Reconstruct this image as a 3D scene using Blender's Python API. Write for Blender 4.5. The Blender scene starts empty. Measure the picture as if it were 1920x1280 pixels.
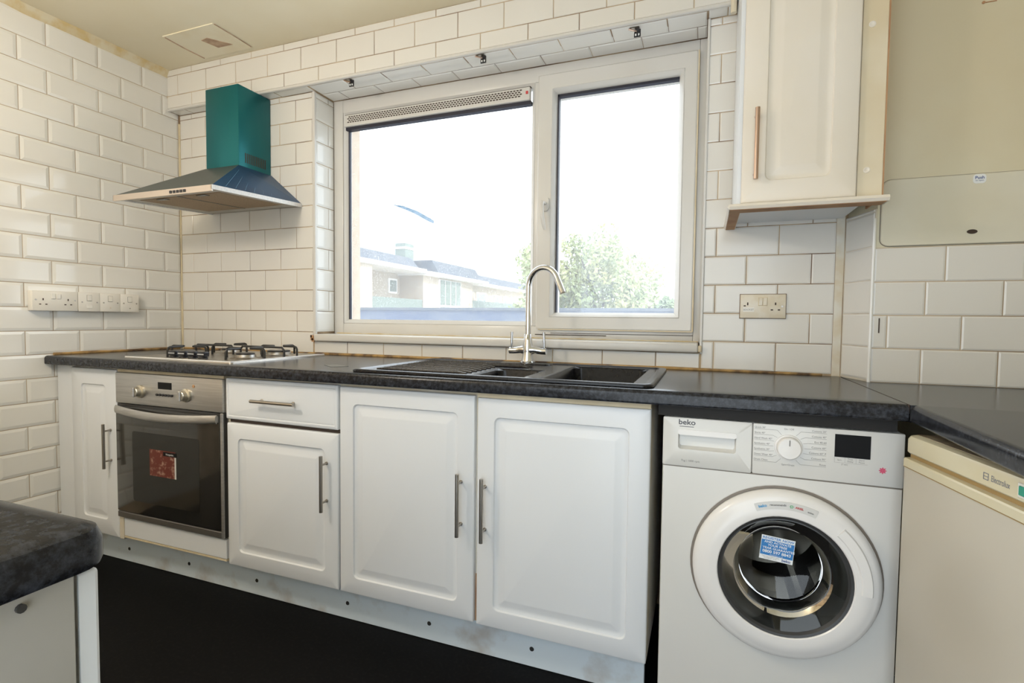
import bpy, bmesh, math, random
from mathutils import Vector, Matrix
random.seed(4)
S = bpy.context.scene
COL = S.collection

# ------------------------------------------------------------------ camera, sky, light, exposure
cam = bpy.data.cameras.new('camera')
cam.sensor_width = 36.0
cam.lens = 960.6 / 1920 * 36
cam.clip_start = 0.02
cam_ob = bpy.data.objects.new('camera', cam)
COL.objects.link(cam_ob)
YAW, PITCH, ROLL = 0.3599, -0.0430, 0.0111
fw = Vector((-math.sin(YAW) * math.cos(PITCH), math.cos(YAW) * math.cos(PITCH), math.sin(PITCH)))
rr = Vector((math.cos(YAW), math.sin(YAW), 0)); uu = rr.cross(fw)
R_ = math.cos(ROLL) * rr + math.sin(ROLL) * uu
U_ = -math.sin(ROLL) * rr + math.cos(ROLL) * uu
M = Matrix((R_, U_, -fw)).transposed().to_4x4()
M.translation = (2.6843, -1.9965, 1.0839)
cam_ob.matrix_world = M
S.camera = cam_ob

W = bpy.data.worlds.new('sky'); S.world = W
W.use_nodes = True
bgn = W.node_tree.nodes['Background']
bgn.inputs[0].default_value = (0.84, 0.93, 1.0, 1)
bgn.inputs[1].default_value = 3.8

sun = bpy.data.lights.new('sun', 'SUN'); sun.energy = 2.5; sun.angle = 0.02; sun.color = (1, .93, .82)
sun_ob = bpy.data.objects.new('sun', sun); COL.objects.link(sun_ob)
sun_ob.rotation_euler = Vector((-0.80, 0.12, -0.62)).to_track_quat('-Z', 'Y').to_euler()

S.view_settings.view_transform = 'Standard'
S.view_settings.look = 'None'
S.view_settings.exposure = 0.0
S.view_settings.gamma = 1.0
S.view_settings.use_curve_mapping = False

# ------------------------------------------------------------------ materials
def nodes_of(name):
    m = bpy.data.materials.new(name); m.use_nodes = True
    nt = m.node_tree
    return m, nt, nt.nodes['Principled BSDF']

def mat(name, col, rough=0.5, metal=0.0, var=None, scale=8.0, detail=4.0, lo=0.4, hi=0.6, bump=0.0, bscale=60.0,
        rvar=0.0, coat=0.0, stretch=None, spec=None, emit=None):
    """Principled material; var = second colour mixed in by noise."""
    m, nt, b = nodes_of(name)
    b.inputs['Base Color'].default_value = (*col, 1)
    b.inputs['Roughness'].default_value = rough
    b.inputs['Metallic'].default_value = metal
    if coat: b.inputs['Coat Weight'].default_value = coat; b.inputs['Coat Roughness'].default_value = 0.05
    if spec is not None: b.inputs['Specular IOR Level'].default_value = spec
    if emit: b.inputs['Emission Color'].default_value = (*emit[0], 1); b.inputs['Emission Strength'].default_value = emit[1]
    g = nt.nodes.new('ShaderNodeNewGeometry')
    mp = nt.nodes.new('ShaderNodeMapping'); nt.links.new(g.outputs['Position'], mp.inputs['Vector'])
    if stretch: mp.inputs['Scale'].default_value = stretch
    if var:
        n = nt.nodes.new('ShaderNodeTexNoise'); n.inputs['Scale'].default_value = scale; n.inputs['Detail'].default_value = detail
        nt.links.new(mp.outputs[0], n.inputs['Vector'])
        r = nt.nodes.new('ShaderNodeValToRGB')
        r.color_ramp.elements[0].position = lo; r.color_ramp.elements[0].color = (*col, 1)
        r.color_ramp.elements[1].position = hi; r.color_ramp.elements[1].color = (*var, 1)
        nt.links.new(n.outputs['Fac'], r.inputs['Fac']); nt.links.new(r.outputs[0], b.inputs['Base Color'])
        if rvar:
            mr = nt.nodes.new('ShaderNodeMapRange'); mr.inputs['To Min'].default_value = rough; mr.inputs['To Max'].default_value = rough + rvar
            nt.links.new(n.outputs['Fac'], mr.inputs['Value']); nt.links.new(mr.outputs[0], b.inputs['Roughness'])
    if bump:
        n2 = nt.nodes.new('ShaderNodeTexNoise'); n2.inputs['Scale'].default_value = bscale; n2.inputs['Detail'].default_value = 3
        nt.links.new(mp.outputs[0], n2.inputs['Vector'])
        bp = nt.nodes.new('ShaderNodeBump'); bp.inputs['Strength'].default_value = bump; bp.inputs['Distance'].default_value = 0.002
        nt.links.new(n2.outputs['Fac'], bp.inputs['Height']); nt.links.new(bp.outputs[0], b.inputs['Normal'])
    return m

MT = {}
MT['tile'] = mat('white_glazed_tile', (.80, .79, .76), .08, var=(.78, .765, .725), scale=2.5, bump=.05, bscale=9)
MT['tile_flat'] = mat('white_flat_tile', (.74, .72, .68), .16, var=(.72, .695, .65), scale=2.2, bump=.04, bscale=10)
MT['tile_warm'] = mat('yellowed_tile', (.80, .75, .63), .14, var=(.77, .70, .55), scale=1.4, bump=.05, bscale=9)
MT['grout'] = mat('stained_grout', (.50, .38, .24), .8, var=(.17, .10, .06), scale=5, lo=.40, hi=.62)
MT['grout_light'] = mat('tan_grout', (.56, .45, .32), .8, var=(.33, .24, .16), scale=4, lo=.4, hi=.65)
MT['grout_pale'] = mat('pale_grout', (.72, .67, .58), .8, var=(.42, .34, .26), scale=5, lo=.5, hi=.75)
MT['paint_cream'] = mat('cream_wall_paint', (.70, .655, .50), .55, var=(.66, .59, .42), scale=1.8, bump=.1, bscale=120)
MT['ceiling'] = mat('ceiling_paint', (.83, .765, .60), .7, var=(.80, .72, .53), scale=1.6, bump=.08, bscale=60)
MT['patch'] = mat('ceiling_board', (.84, .775, .61), .7, var=(.78, .67, .46), scale=6, lo=.5, hi=.8)
MT['flake'] = mat('bare_plaster', (.42, .29, .20), .9, var=(.55, .40, .28), scale=30)
MT['caulk'] = mat('yellowed_filler', (.70, .63, .47), .7, var=(.62, .48, .24), scale=14)
MT['silicone'] = mat('mouldy_silicone', (.45, .28, .10), .6, var=(.09, .05, .03), scale=16, lo=.4, hi=.62)
MT['upvc'] = mat('white_upvc', (.66, .645, .615), .28, var=(.64, .62, .585), scale=3)
MT['dirt'] = mat('dark_gap_dirt', (.06, .04, .03), .9)
MT['gasket'] = mat('black_gasket', (.015, .015, .03), .5)
MT['door'] = mat('white_foil_door', (.74, .765, .80), .30, var=(.74, .76, .785), scale=2)
MT['carcass'] = mat('white_carcass', (.72, .69, .62), .4, var=(.66, .58, .44), scale=5)
MT['door_warm'] = mat('yellowed_white_door', (.78, .73, .66), .3, var=(.76, .70, .61), scale=3)
MT['filler'] = mat('cream_filler_strip', (.72, .64, .49), .4, var=(.68, .58, .41), scale=4)
MT['stainedge'] = mat('stained_edge', (.62, .52, .35), .6, var=(.70, .60, .42), scale=12)
MT['rawwood'] = mat('bare_board_edge', (.50, .29, .15), .7, var=(.42, .22, .11), scale=14, stretch=(1, 1, 1))
MT['plinth'] = mat('white_plinth', (.70, .78, .84), .4, var=(.48, .45, .42), scale=7, detail=8, lo=.55, hi=.75)
MT['steel'] = mat('brushed_steel', (.55, .52, .48), .30, 1.0, var=(.46, .43, .39), scale=4, stretch=(1, 60, 60))
MT['chrome'] = mat('chrome', (.74, .75, .77), .10, 1.0)
MT['handle'] = mat('satin_nickel_bar', (.42, .39, .35), .32, 1.0)
MT['copperish'] = mat('tarnished_bar', (.50, .36, .28), .35, .9)
MT['oven_steel'] = mat('oven_steel', (.58, .57, .56), .42, .9, var=(.50, .49, .48), scale=5, stretch=(1, 30, 30))
MT['oven_glass'] = mat('dark_oven_glass', (.020, .019, .017), .14, var=(.028, .026, .023), scale=5, coat=.5)
MT['oven_inner'] = mat('oven_window', (.014, .0135, .012), .12)
MT['display'] = mat('black_display', (.006, .006, .007), .35, spec=.15)
MT['greydisplay'] = mat('grey_display', (.045, .043, .042), .2)
MT['knob_metal'] = mat('cream_metal_knob', (.56, .52, .43), .3, .8)
MT['black'] = mat('black_plastic', (.018, .018, .022), .28)
MT['enamel'] = mat('black_enamel_wire', (.016, .016, .016), .35)
MT['burner'] = mat('burner_alloy', (.50, .49, .47), .35, .9, var=(.35, .30, .24), scale=30)
MT['teal'] = mat('teal_film_steel', (.004, .125, .142), .34, .5, var=(.006, .145, .160), scale=3, stretch=(1, 1, .2))
MT['bluefilm'] = mat('blue_film_steel', (.022, .085, .20), .34, .45, var=(.016, .065, .16), scale=6)
MT['dkfilm'] = mat('dark_film_steel', (.060, .075, .075), .42, .2)
MT['filmline'] = mat('film_crease', (.10, .25, .42), .4)
MT['filter'] = mat('greasy_filter_mesh', (.36, .25, .14), .5, .2, var=(.27, .18, .10), scale=260, detail=1, bump=.4, bscale=300)
MT['hoodmetal'] = mat('hood_underside', (.52, .49, .44), .4, .4)
MT['whiterim'] = mat('white_rim', (.80, .78, .76), .35, var=(.7, .7, .7), scale=120)
MT['pinkrim'] = mat('warm_steel_rim', (.60, .52, .45), .35, .5)
MT['socket'] = mat('white_socket_plastic', (.80, .77, .71), .3)
MT['socket_old'] = mat('aged_socket_plastic', (.74, .68, .57), .35, var=(.70, .62, .48), scale=30)
MT['socketbrd'] = mat('brown_edge', (.20, .13, .08), .7)
MT['redtick'] = mat('red_mark', (.6, .05, .05), .5)
MT['sink'] = mat('black_composite_sink', (.007, .007, .009), .20, var=(.011, .011, .014), scale=60, rvar=.08, spec=.30)
MT['wm'] = mat('white_appliance', (.70, .69, .66), .28, var=(.69, .675, .645), scale=2)
MT['wm_ring'] = mat('white_door_ring', (.80, .78, .76), .22)
MT['wm_grey'] = mat('seam_grey', (.20, .17, .14), .5)
MT['rubber'] = mat('grey_door_rubber', (.035, .035, .035), .4)
MT['drum'] = mat('drum_steel', (.33, .31, .29), .22, 1.0)
MT['print'] = mat('dark_print', (.09, .09, .10), .5)
MT['printl'] = mat('grey_print', (.23, .22, .21), .5)
MT['white'] = mat('white_print', (.82, .84, .85), .4)
MT['blue'] = mat('blue_label', (.03, .20, .52), .4)
MT['bluelight'] = mat('light_blue_print', (.05, .36, .70), .4)
MT['darkblue'] = mat('dark_blue_print', (.02, .07, .25), .4)
MT['red'] = mat('red_print', (.55, .03, .03), .4)
MT['pinkred'] = mat('pink_red_print', (.62, .08, .16), .5)
MT['green'] = mat('green_print', (.03, .42, .15), .4)
MT['teal_ind'] = mat('green_indicator', (.02, .32, .22), .3)
MT['label_silver'] = mat('silver_label', (.62, .61, .59), .35)
MT['ovensticker'] = mat('red_sticker', (.13, .022, .013), .5, var=(.36, .21, .15), scale=60, detail=5, lo=.52, hi=.70)
MT['fz_cream'] = mat('yellowed_freezer_trim', (.70, .65, .49), .32, var=(.68, .61, .42), scale=4)
MT['fz_gold'] = mat('yellowed_seal', (.40, .27, .11), .6)
MT['fz_white'] = mat('freezer_door_white', (.55, .51, .43), .30, var=(.56, .52, .44), scale=2)
MT['fz_top'] = mat('freezer_top_grime', (.42, .35, .24), .45, var=(.22, .18, .13), scale=14)
MT['hose'] = mat('grey_beige_hose', (.42, .34, .22), .6)
MT['brick_out'] = mat('cream_render', (.50, .44, .36), .8, var=(.45, .385, .31), scale=6)
MT['jamb_out'] = mat('sandy_outer_jamb', (.66, .52, .38), .8, var=(.58, .44, .31), scale=40)
MT['slate'] = mat('slate_roof', (.06, .075, .10), .7, var=(.09, .10, .12), scale=3)
MT['fascia'] = mat('white_fascia', (.82, .82, .80), .5)
MT['houseglass'] = mat('house_window_glass', (.20, .24, .22), .1)
MT['balcony'] = mat('grey_green_balcony', (.16, .20, .18), .6)
MT['parapet'] = mat('blue_grey_parapet', (.05, .075, .14), .7, var=(.12, .14, .18), scale=1.6, lo=.45, hi=.7)
MT['ground'] = mat('outdoor_paving', (.60, .57, .52), .9, var=(.52, .50, .45), scale=.5)
MT['leaf'] = mat('tree_leaves', (.27, .32, .15), .6, var=(.50, .51, .24), scale=.55, lo=.42, hi=.58)
MT['leaf2'] = mat('grey_tree_leaves', (.10, .15, .10), .6, var=(.20, .26, .14), scale=.8)
MT['bark'] = mat('bark', (.10, .075, .05), .9)
MT['lamp'] = mat('fill_lamp_glow', (.9, .88, .82), .4, emit=((1.0, .90, .77), 76.0))  # emission of the unseen globe added as warm fill

def worktop_mat():
    m, nt, b = nodes_of('black_mottled_laminate')
    g = nt.nodes.new('ShaderNodeNewGeometry')
    n = nt.nodes.new('ShaderNodeTexNoise'); n.inputs['Scale'].default_value = 95; n.inputs['Detail'].default_value = 6
    n.inputs['Roughness'].default_value = .7
    nt.links.new(g.outputs['Position'], n.inputs['Vector'])
    r = nt.nodes.new('ShaderNodeValToRGB')
    r.color_ramp.elements[0].position = .42; r.color_ramp.elements[0].color = (.010, .010, .012, 1)
    r.color_ramp.elements[1].position = .72; r.color_ramp.elements[1].color = (.050, .055, .068, 1)
    nt.links.new(n.outputs['Fac'], r.inputs['Fac']); nt.links.new(r.outputs[0], b.inputs['Base Color'])
    b.inputs['Roughness'].default_value = .22; b.inputs['Specular IOR Level'].default_value = .30
    n2 = nt.nodes.new('ShaderNodeTexNoise'); n2.inputs['Scale'].default_value = 240; nt.links.new(g.outputs['Position'], n2.inputs['Vector'])
    bp = nt.nodes.new('ShaderNodeBump'); bp.inputs['Strength'].default_value = .12; bp.inputs['Distance'].default_value = .001
    nt.links.new(n2.outputs['Fac'], bp.inputs['Height']); nt.links.new(bp.outputs[0], b.inputs['Normal'])
    return m
MT['worktop'] = worktop_mat()

def floor_mat():
    m, nt, b = nodes_of('black_vinyl')
    g = nt.nodes.new('ShaderNodeNewGeometry')
    n = nt.nodes.new('ShaderNodeTexNoise'); n.inputs['Scale'].default_value = 90; n.inputs['Detail'].default_value = 5
    nt.links.new(g.outputs['Position'], n.inputs['Vector'])
    r = nt.nodes.new('ShaderNodeValToRGB')
    r.color_ramp.elements[0].position = .5; r.color_ramp.elements[0].color = (.0025, .0025, .003, 1)
    r.color_ramp.elements[1].position = .85; r.color_ramp.elements[1].color = (.010, .0095, .009, 1)
    nt.links.new(n.outputs['Fac'], r.inputs['Fac']); nt.links.new(r.outputs[0], b.inputs['Base Color'])
    b.inputs['Roughness'].default_value = .65; b.inputs['Specular IOR Level'].default_value = .14
    return m
MT['floor'] = floor_mat()

def pane_mat():
    """clear pane with a film of dirt and pale specks that scatters the daylight behind it"""
    m = bpy.data.materials.new('dusty_window_glass'); m.use_nodes = True
    nt = m.node_tree; nt.nodes.clear()
    out = nt.nodes.new('ShaderNodeOutputMaterial')
    tr = nt.nodes.new('ShaderNodeBsdfTransparent'); tl = nt.nodes.new('ShaderNodeBsdfTranslucent'); gl = nt.nodes.new('ShaderNodeBsdfGlossy')
    gl.inputs['Roughness'].default_value = .02
    tl.inputs['Color'].default_value = (.95, .97, 1, 1)
    g = nt.nodes.new('ShaderNodeNewGeometry')
    n = nt.nodes.new('ShaderNodeTexNoise'); n.inputs['Scale'].default_value = 240; n.inputs['Detail'].default_value = 2
    nt.links.new(g.outputs['Position'], n.inputs['Vector'])
    r = nt.nodes.new('ShaderNodeValToRGB')
    r.color_ramp.elements[0].position = .60; r.color_ramp.elements[0].color = (.085, .085, .085, 1)
    r.color_ramp.elements[1].position = .72; r.color_ramp.elements[1].color = (.34, .34, .34, 1)
    nt.links.new(n.outputs['Fac'], r.inputs['Fac'])
    a = nt.nodes.new('ShaderNodeMixShader'); nt.links.new(r.outputs[0], a.inputs[0])
    nt.links.new(tr.outputs[0], a.inputs[1]); nt.links.new(tl.outputs[0], a.inputs[2])
    b = nt.nodes.new('ShaderNodeMixShader'); b.inputs[0].default_value = .03
    nt.links.new(a.outputs[0], b.inputs[1]); nt.links.new(gl.outputs[0], b.inputs[2])
    nt.links.new(b.outputs[0], out.inputs[0])
    return m
MT['pane'] = pane_mat()

def streak_mat():
    m = bpy.data.materials.new('grey_blue_streak'); m.use_nodes = True
    nt = m.node_tree; nt.nodes.clear()
    out = nt.nodes.new('ShaderNodeOutputMaterial')
    tr = nt.nodes.new('ShaderNodeBsdfTransparent'); tl = nt.nodes.new('ShaderNodeBsdfTranslucent'); tl.inputs[0].default_value = (.34, .42, .49, 1)
    g = nt.nodes.new('ShaderNodeNewGeometry'); n = nt.nodes.new('ShaderNodeTexNoise'); n.inputs['Scale'].default_value = 180
    nt.links.new(g.outputs['Position'], n.inputs['Vector'])
    mr = nt.nodes.new('ShaderNodeMapRange'); mr.inputs['From Min'].default_value = .35; mr.inputs['From Max'].default_value = .65; mr.inputs['To Min'].default_value = 1.0; mr.inputs['To Max'].default_value = .6
    nt.links.new(n.outputs['Fac'], mr.inputs['Value'])
    a = nt.nodes.new('ShaderNodeMixShader'); nt.links.new(mr.outputs[0], a.inputs[0]); nt.links.new(tr.outputs[0], a.inputs[1]); nt.links.new(tl.outputs[0], a.inputs[2])
    nt.links.new(a.outputs[0], out.inputs[0])
    return m

def porthole_mat():
    m = bpy.data.materials.new('porthole_glass'); m.use_nodes = True
    nt = m.node_tree; nt.nodes.clear()
    out = nt.nodes.new('ShaderNodeOutputMaterial')
    tr = nt.nodes.new('ShaderNodeBsdfTransparent'); tr.inputs[0].default_value = (.62, .64, .62, 1)
    gl = nt.nodes.new('ShaderNodeBsdfGlossy'); gl.inputs['Roughness'].default_value = .03
    f = nt.nodes.new('ShaderNodeFresnel'); f.inputs[0].default_value = 1.5
    b = nt.nodes.new('ShaderNodeMixShader'); nt.links.new(f.outputs[0], b.inputs[0])
    nt.links.new(tr.outputs[0], b.inputs[1]); nt.links.new(gl.outputs[0], b.inputs[2])
    nt.links.new(b.outputs[0], out.inputs[0])
    return m
MT['porthole'] = porthole_mat()

# ------------------------------------------------------------------ mesh builder
class MB:
    def __init__(s): s.bm = bmesh.new()
    def face(s, pts):
        vs = [s.bm.verts.new(p) for p in pts]
        return s.bm.faces.new(vs)
    def box(s, x0, x1, y0, y1, z0, z1, bev=0.0, seg=2):
        v = [s.bm.verts.new((x, y, z)) for z in (z0, z1) for y in (y0, y1) for x in (x0, x1)]
        fs = [(0, 2, 3, 1), (4, 5, 7, 6), (0, 1, 5, 4), (2, 6, 7, 3), (0, 4, 6, 2), (1, 3, 7, 5)]
        F = [s.bm.faces.new([v[i] for i in f]) for f in fs]
        if bev:
            E = list({e for f in F for e in f.edges})
            bmesh.ops.bevel(s.bm, geom=E, offset=bev, segments=seg, profile=.5, affect='EDGES')
        return s
    def rings(s, rs, cap0=False, cap1=True, closed=True):
        prev = None; first = None
        for r in rs:
            cur = [s.bm.verts.new(p) for p in r]
            if prev:
                n = len(cur)
                for i in range(n if closed else n - 1):
                    j = (i + 1) % n
                    s.bm.faces.new((prev[i], prev[j], cur[j], cur[i]))
            else: first = cur
            prev = cur
        if cap0: s.bm.faces.new(list(reversed(first)))
        if cap1: s.bm.faces.new(prev)
        return s
    def cyl(s, p0, p1, r0, r1=None, n=16, cap0=True, cap1=True):
        p0, p1 = Vector(p0), Vector(p1); r1 = r0 if r1 is None else r1
        return s.tube([p0, p1], [r0, r1], n, cap0, cap1)
    def tube(s, path, r, n=10, cap0=True, cap1=True, flat=None):
        path = [Vector(p) for p in path]
        if not isinstance(r, (list, tuple)): r = [r] * len(path)
        t0 = (path[1] - path[0]).normalized()
        ref = Vector((0, 0, 1)) if abs(t0.z) < .9 else Vector((1, 0, 0))
        nx = t0.cross(ref).normalized(); rs = []
        for i, p in enumerate(path):
            a = path[max(i - 1, 0)]; b = path[min(i + 1, len(path) - 1)]
            t = (b - a).normalized()
            nx = (nx - t * nx.dot(t)).normalized(); ny = t.cross(nx)
            fa, fb = flat or (1, 1)
            rs.append([p + (nx * math.cos(q) * fa + ny * math.sin(q) * fb) * r[i] for q in [2 * math.pi * k / n for k in range(n)]])
        return s.rings(rs, cap0, cap1)
    def lathe(s, prof, c, ax, n=32, cap0=False, cap1=False):
        c = Vector(c); ax = Vector(ax).normalized()
        ref = Vector((0, 0, 1)) if abs(ax.z) < .9 else Vector((1, 0, 0))
        u = ax.cross(ref).normalized(); v = ax.cross(u)
        rs = [[c + ax * h + (u * math.cos(q) + v * math.sin(q)) * max(r, 1e-4) for q in [2 * math.pi * k / n for k in range(n)]] for r, h in prof]
        return s.rings(rs, cap0, cap1)
    def prism(s, poly, axis, a, b):
        """poly: 2-D points in the two other axes (in xyz order), extruded along axis"""
        def P(p, t):
            if axis == 'x': return (t, p[0], p[1])
            if axis == 'y': return (p[0], t, p[1])
            return (p[0], p[1], t)
        return s.rings([[P(p, a) for p in poly], [P(p, b) for p in poly]], True, True)

def rrect(x0, x1, z0, z1, r, n=4):
    """rounded rectangle, counter-clockwise seen with x right, z up"""
    r = max(r, 1e-5); out = []
    for cx, cz, a0 in ((x1 - r, z0 + r, -90), (x1 - r, z1 - r, 0), (x0 + r, z1 - r, 90), (x0 + r, z0 + r, 180)):
        for k in range(n + 1):
            a = math.radians(a0 + 90 * k / n); out.append((cx + r * math.cos(a), cz + r * math.sin(a)))
    return out

ORG = {}
def thing(name, label, cat, loc=(0, 0, 0), group=None, rotz=0.0, local=False):
    o = bpy.data.objects.new(name, None); COL.objects.link(o)
    o.location = loc; o.rotation_euler.z = rotz; o.empty_display_size = .05
    o['label'] = label; o['category'] = cat
    if group: o['group'] = group
    ORG[o.name] = Vector((0, 0, 0)) if local else Vector(loc)
    return o
def P(name, mb, m, parent=None, sharp=35, label=None):
    """link the builder's shape as one mesh object; geometry is given in the space of the thing"""
    bm = mb.bm
    bmesh.ops.remove_doubles(bm, verts=bm.verts, dist=1e-6)
    bmesh.ops.recalc_face_normals(bm, faces=bm.faces)
    org = ORG.get(parent.name, Vector((0, 0, 0))) if parent else Vector((0, 0, 0))
    if org.length: bmesh.ops.translate(bm, vec=-org, verts=bm.verts)
    me = bpy.data.meshes.new(name); bm.to_mesh(me); bm.free()
    me.polygons.foreach_set('use_smooth', [True] * len(me.polygons))
    me.set_sharp_from_angle(angle=math.radians(sharp))
    me.materials.append(MT[m] if isinstance(m, str) else m)
    o = bpy.data.objects.new(name, me); COL.objects.link(o)
    if parent: o.parent = parent; ORG[o.name] = org
    else: ORG[o.name] = Vector((0, 0, 0))
    if label: o['label'] = label
    return o
def tag(o, label, cat, group=None):
    o['label'] = label; o['category'] = cat
    if group: o['group'] = group
    return o
def struct(o, label=None):
    o['kind'] = 'structure'
    if label: o['label'] = label
    return o

def text_into(mb, body, size, loc, ux, uz, align='CENTER', bold=0.0, sx=1.0):
    """flat lettering laid into the builder; ux = reading direction, uz = up"""
    cu = bpy.data.curves.new('lettering', 'FONT'); cu.body = body; cu.size = size; cu.align_x = align; cu.offset = bold * size
    cu.resolution_u = 3
    ob = bpy.data.objects.new('lettering', cu); COL.objects.link(ob)
    dg = bpy.context.evaluated_depsgraph_get(); dg.update()
    me = bpy.data.meshes.new_from_object(ob.evaluated_get(dg))
    ux, uz, loc = Vector(ux), Vector(uz), Vector(loc)
    vs = [mb.bm.verts.new(loc + ux * v.co.x * sx + uz * v.co.y) for v in me.vertices]
    for f in me.polygons:
        try: mb.bm.faces.new([vs[i] for i in f.vertices])
        except ValueError: pass
    bpy.data.objects.remove(ob); bpy.data.curves.remove(cu); bpy.data.meshes.remove(me)
    return mb
XR, ZU = (1, 0, 0), (0, 0, 1)

# ------------------------------------------------------------------ tiles: one object each
TILE = {}
def tile_mesh(w, h, bev, th, m):
    key = (round(w, 3), round(h, 3), bev, m)
    if key in TILE: return TILE[key]
    mb = MB(); b = min(bev, w * .3, h * .3)
    mb.rings([[(sx * (w / 2 - i), sy * (h / 2 - i), z) for sx, sy in ((-1, -1), (1, -1), (1, 1), (-1, 1))]
              for i, z in ((0, 0), (0, th * (.80 if b < .006 else .66)), (b, th))], False, True)
    me = bpy.data.meshes.new('tile'); mb.bm.to_mesh(me); mb.bm.free(); me.materials.append(MT[m])
    TILE[key] = me
    return me
def tiles(parent, O, U, V, N, u0, u1, v0, v1, uoff, voff, m, pu=.202, pv=.102, bev=.010, th=.008, gap=.003, stag=.5, skip=(), k0=None):
    O, U, V, N = map(Vector, (O, U, V, N))
    ks = math.floor((v0 - voff) / pv + 1e-6); ke = math.ceil((v1 - voff) / pv - 1e-6)
    for k in range(ks, ke):
        a, b = max(voff + k * pv, v0), min(voff + (k + 1) * pv, v1)
        if b - a < .010: continue
        off = uoff + (stag * pu if k % 2 else 0)
        ns = math.floor((u0 - off) / pu); ne = math.ceil((u1 - off) / pu)
        for n in range(ns, ne):
            c, d = max(off + n * pu, u0), min(off + (n + 1) * pu, u1)
            if d - c < .008: continue
            if any(c >= s[0] - 1e-3 and d <= s[1] + 1e-3 and a >= s[2] - 1e-3 and b <= s[3] + 1e-3 for s in skip): continue
            o = bpy.data.objects.new('tile', tile_mesh(d - c - gap, b - a - gap, bev, th, m)); COL.objects.link(o)
            p = O + U * (c + d) / 2 + V * (a + b) / 2
            t1, t2 = random.gauss(0, .0022), random.gauss(0, .0022)
            n2 = (N + U * t1 + V * t2).normalized(); u2 = (U - n2 * U.dot(n2)).normalized(); v2 = n2.cross(u2)
            mw = Matrix((u2, v2, n2)).transposed().to_4x4(); mw.translation = p
            o.parent = parent; o.matrix_local = mw

# ================================================================== THE ROOM
TH = .008
X0, Y0, ZR = .0887, .0908, .91          # tile joint offsets, first tile line
CEIL, SOF = 2.37, 2.16
WTZ = .905

f = struct(P('floor', MB().box(-.2, 4.0, -2.7, .3, -.1, 0), 'floor'))
c = struct(P('ceiling', MB().box(-.2, 4.0, -2.7, .35, CEIL, CEIL + .15), 'ceiling'))
mb = MB(); mb.box(.31, .626, -.306, -.094, CEIL - .004, CEIL + .01)
pb = P('patch_board', mb, 'patch', c)
mb = MB(); mb.rings([[(x, y, z) for x, y in ((.455, -.225), (.50, -.232), (.565, -.150), (.475, -.152))] for z in (CEIL, CEIL - .006)], True, True)
P('flaked_plaster', mb, 'flake', pb)
mb = MB(); mb.tube([(.318, -.300, CEIL - .004), (.313, -.2, CEIL - .004), (.318, -.10, CEIL - .004)], .0035, 6)
mb.tube([(.628, -.300, CEIL - .003), (.630, -.2, CEIL - .003), (.626, -.10, CEIL - .003)], .0018, 6)
P('crack', mb, 'flake', pb)

# left wall ------------------------------------------------------------------
wl = struct(P('wall_left', MB().box(-.2, -.0042, -2.7, .3, 0, CEIL), 'grout_light'))
tiles(wl, (-TH, 0, 0), (0, 1, 0), (0, 0, 1), (1, 0, 0), -1.75, -.004, .10, 2.338, -Y0, ZR, 'tile', bev=.012)
mb = MB()
ys = [-.02 - .09 * i for i in range(20)]
mb.rings([[(-.004, y, 2.338 - random.uniform(0, .012)), (.006, y, 2.345), (.012 + random.uniform(0, .008), y, CEIL + .002), (-.004, y, CEIL + .002)] for y in ys], True, True)
P('ceiling_filler', mb, 'caulk', wl)
mb = MB(); mb.tube([(.002, -.002, WTZ + .11 * i) for i in range(12)], [.003 + random.uniform(0, .003) for i in range(12)], 8)
P('corner_sealant', mb, 'stainedge', wl)
mb = MB(); mb.tube([(.003, -.02 - .058 * i, WTZ + .004) for i in range(11)], [.005 + random.uniform(0, .003) for i in range(11)], 8)
P('worktop_sealant', mb, 'silicone', wl)

# window wall ----------------------------------------------------------------
WX0, WX1, WZ0 = .915, 2.668, .975
mb = MB()
yb, yo = .0022, .30
mb.box(-.2, WX0 - .004, yb, yo, -.05, CEIL)
mb.box(WX1 + .004, 3.3, yb, yo, -.05, CEIL)
mb.box(WX0 - .004, WX1 + .004, yb, yo, -.05, WZ0)
mb.box(WX0 - .004, WX1 + .004, yb, yo, SOF + .003, CEIL)
wf = struct(P('wall_far', mb, 'grout'))
tiles(wf, (0, TH, 0), XR, ZU, (0, -1, 0), .003, .902, WTZ, SOF, X0, ZR, 'tile_flat', bev=.0018)
tiles(wf, (0, TH, 0), XR, ZU, (0, -1, 0), .902, 2.668, WTZ, .968, X0, ZR, 'tile_flat', bev=.0018)
tiles(wf, (0, TH, 0), XR, ZU, (0, -1, 0), 2.672, 3.088, WTZ, SOF, X0, ZR, 'tile_flat', bev=.0045)
# window reveals
tiles(wf, (WX0 - TH, 0, 0), (0, 1, 0), ZU, (1, 0, 0), .004, .134, 1.008, SOF, .095, ZR, 'tile', bev=.010)
tiles(wf, (WX1 + TH, 0, 0), (0, -1, 0), ZU, (-1, 0, 0), -.134, -.006, 1.008, SOF, -.095, ZR, 'tile', bev=.010)
mb = MB(); mb.box(3.088, 3.112, .002, .02, WTZ, 1.45); P('plaster_strip', mb, mat('rough_plaster', (.72, .69, .61), .8, var=(.66, .58, .44), scale=12), wf)
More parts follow.
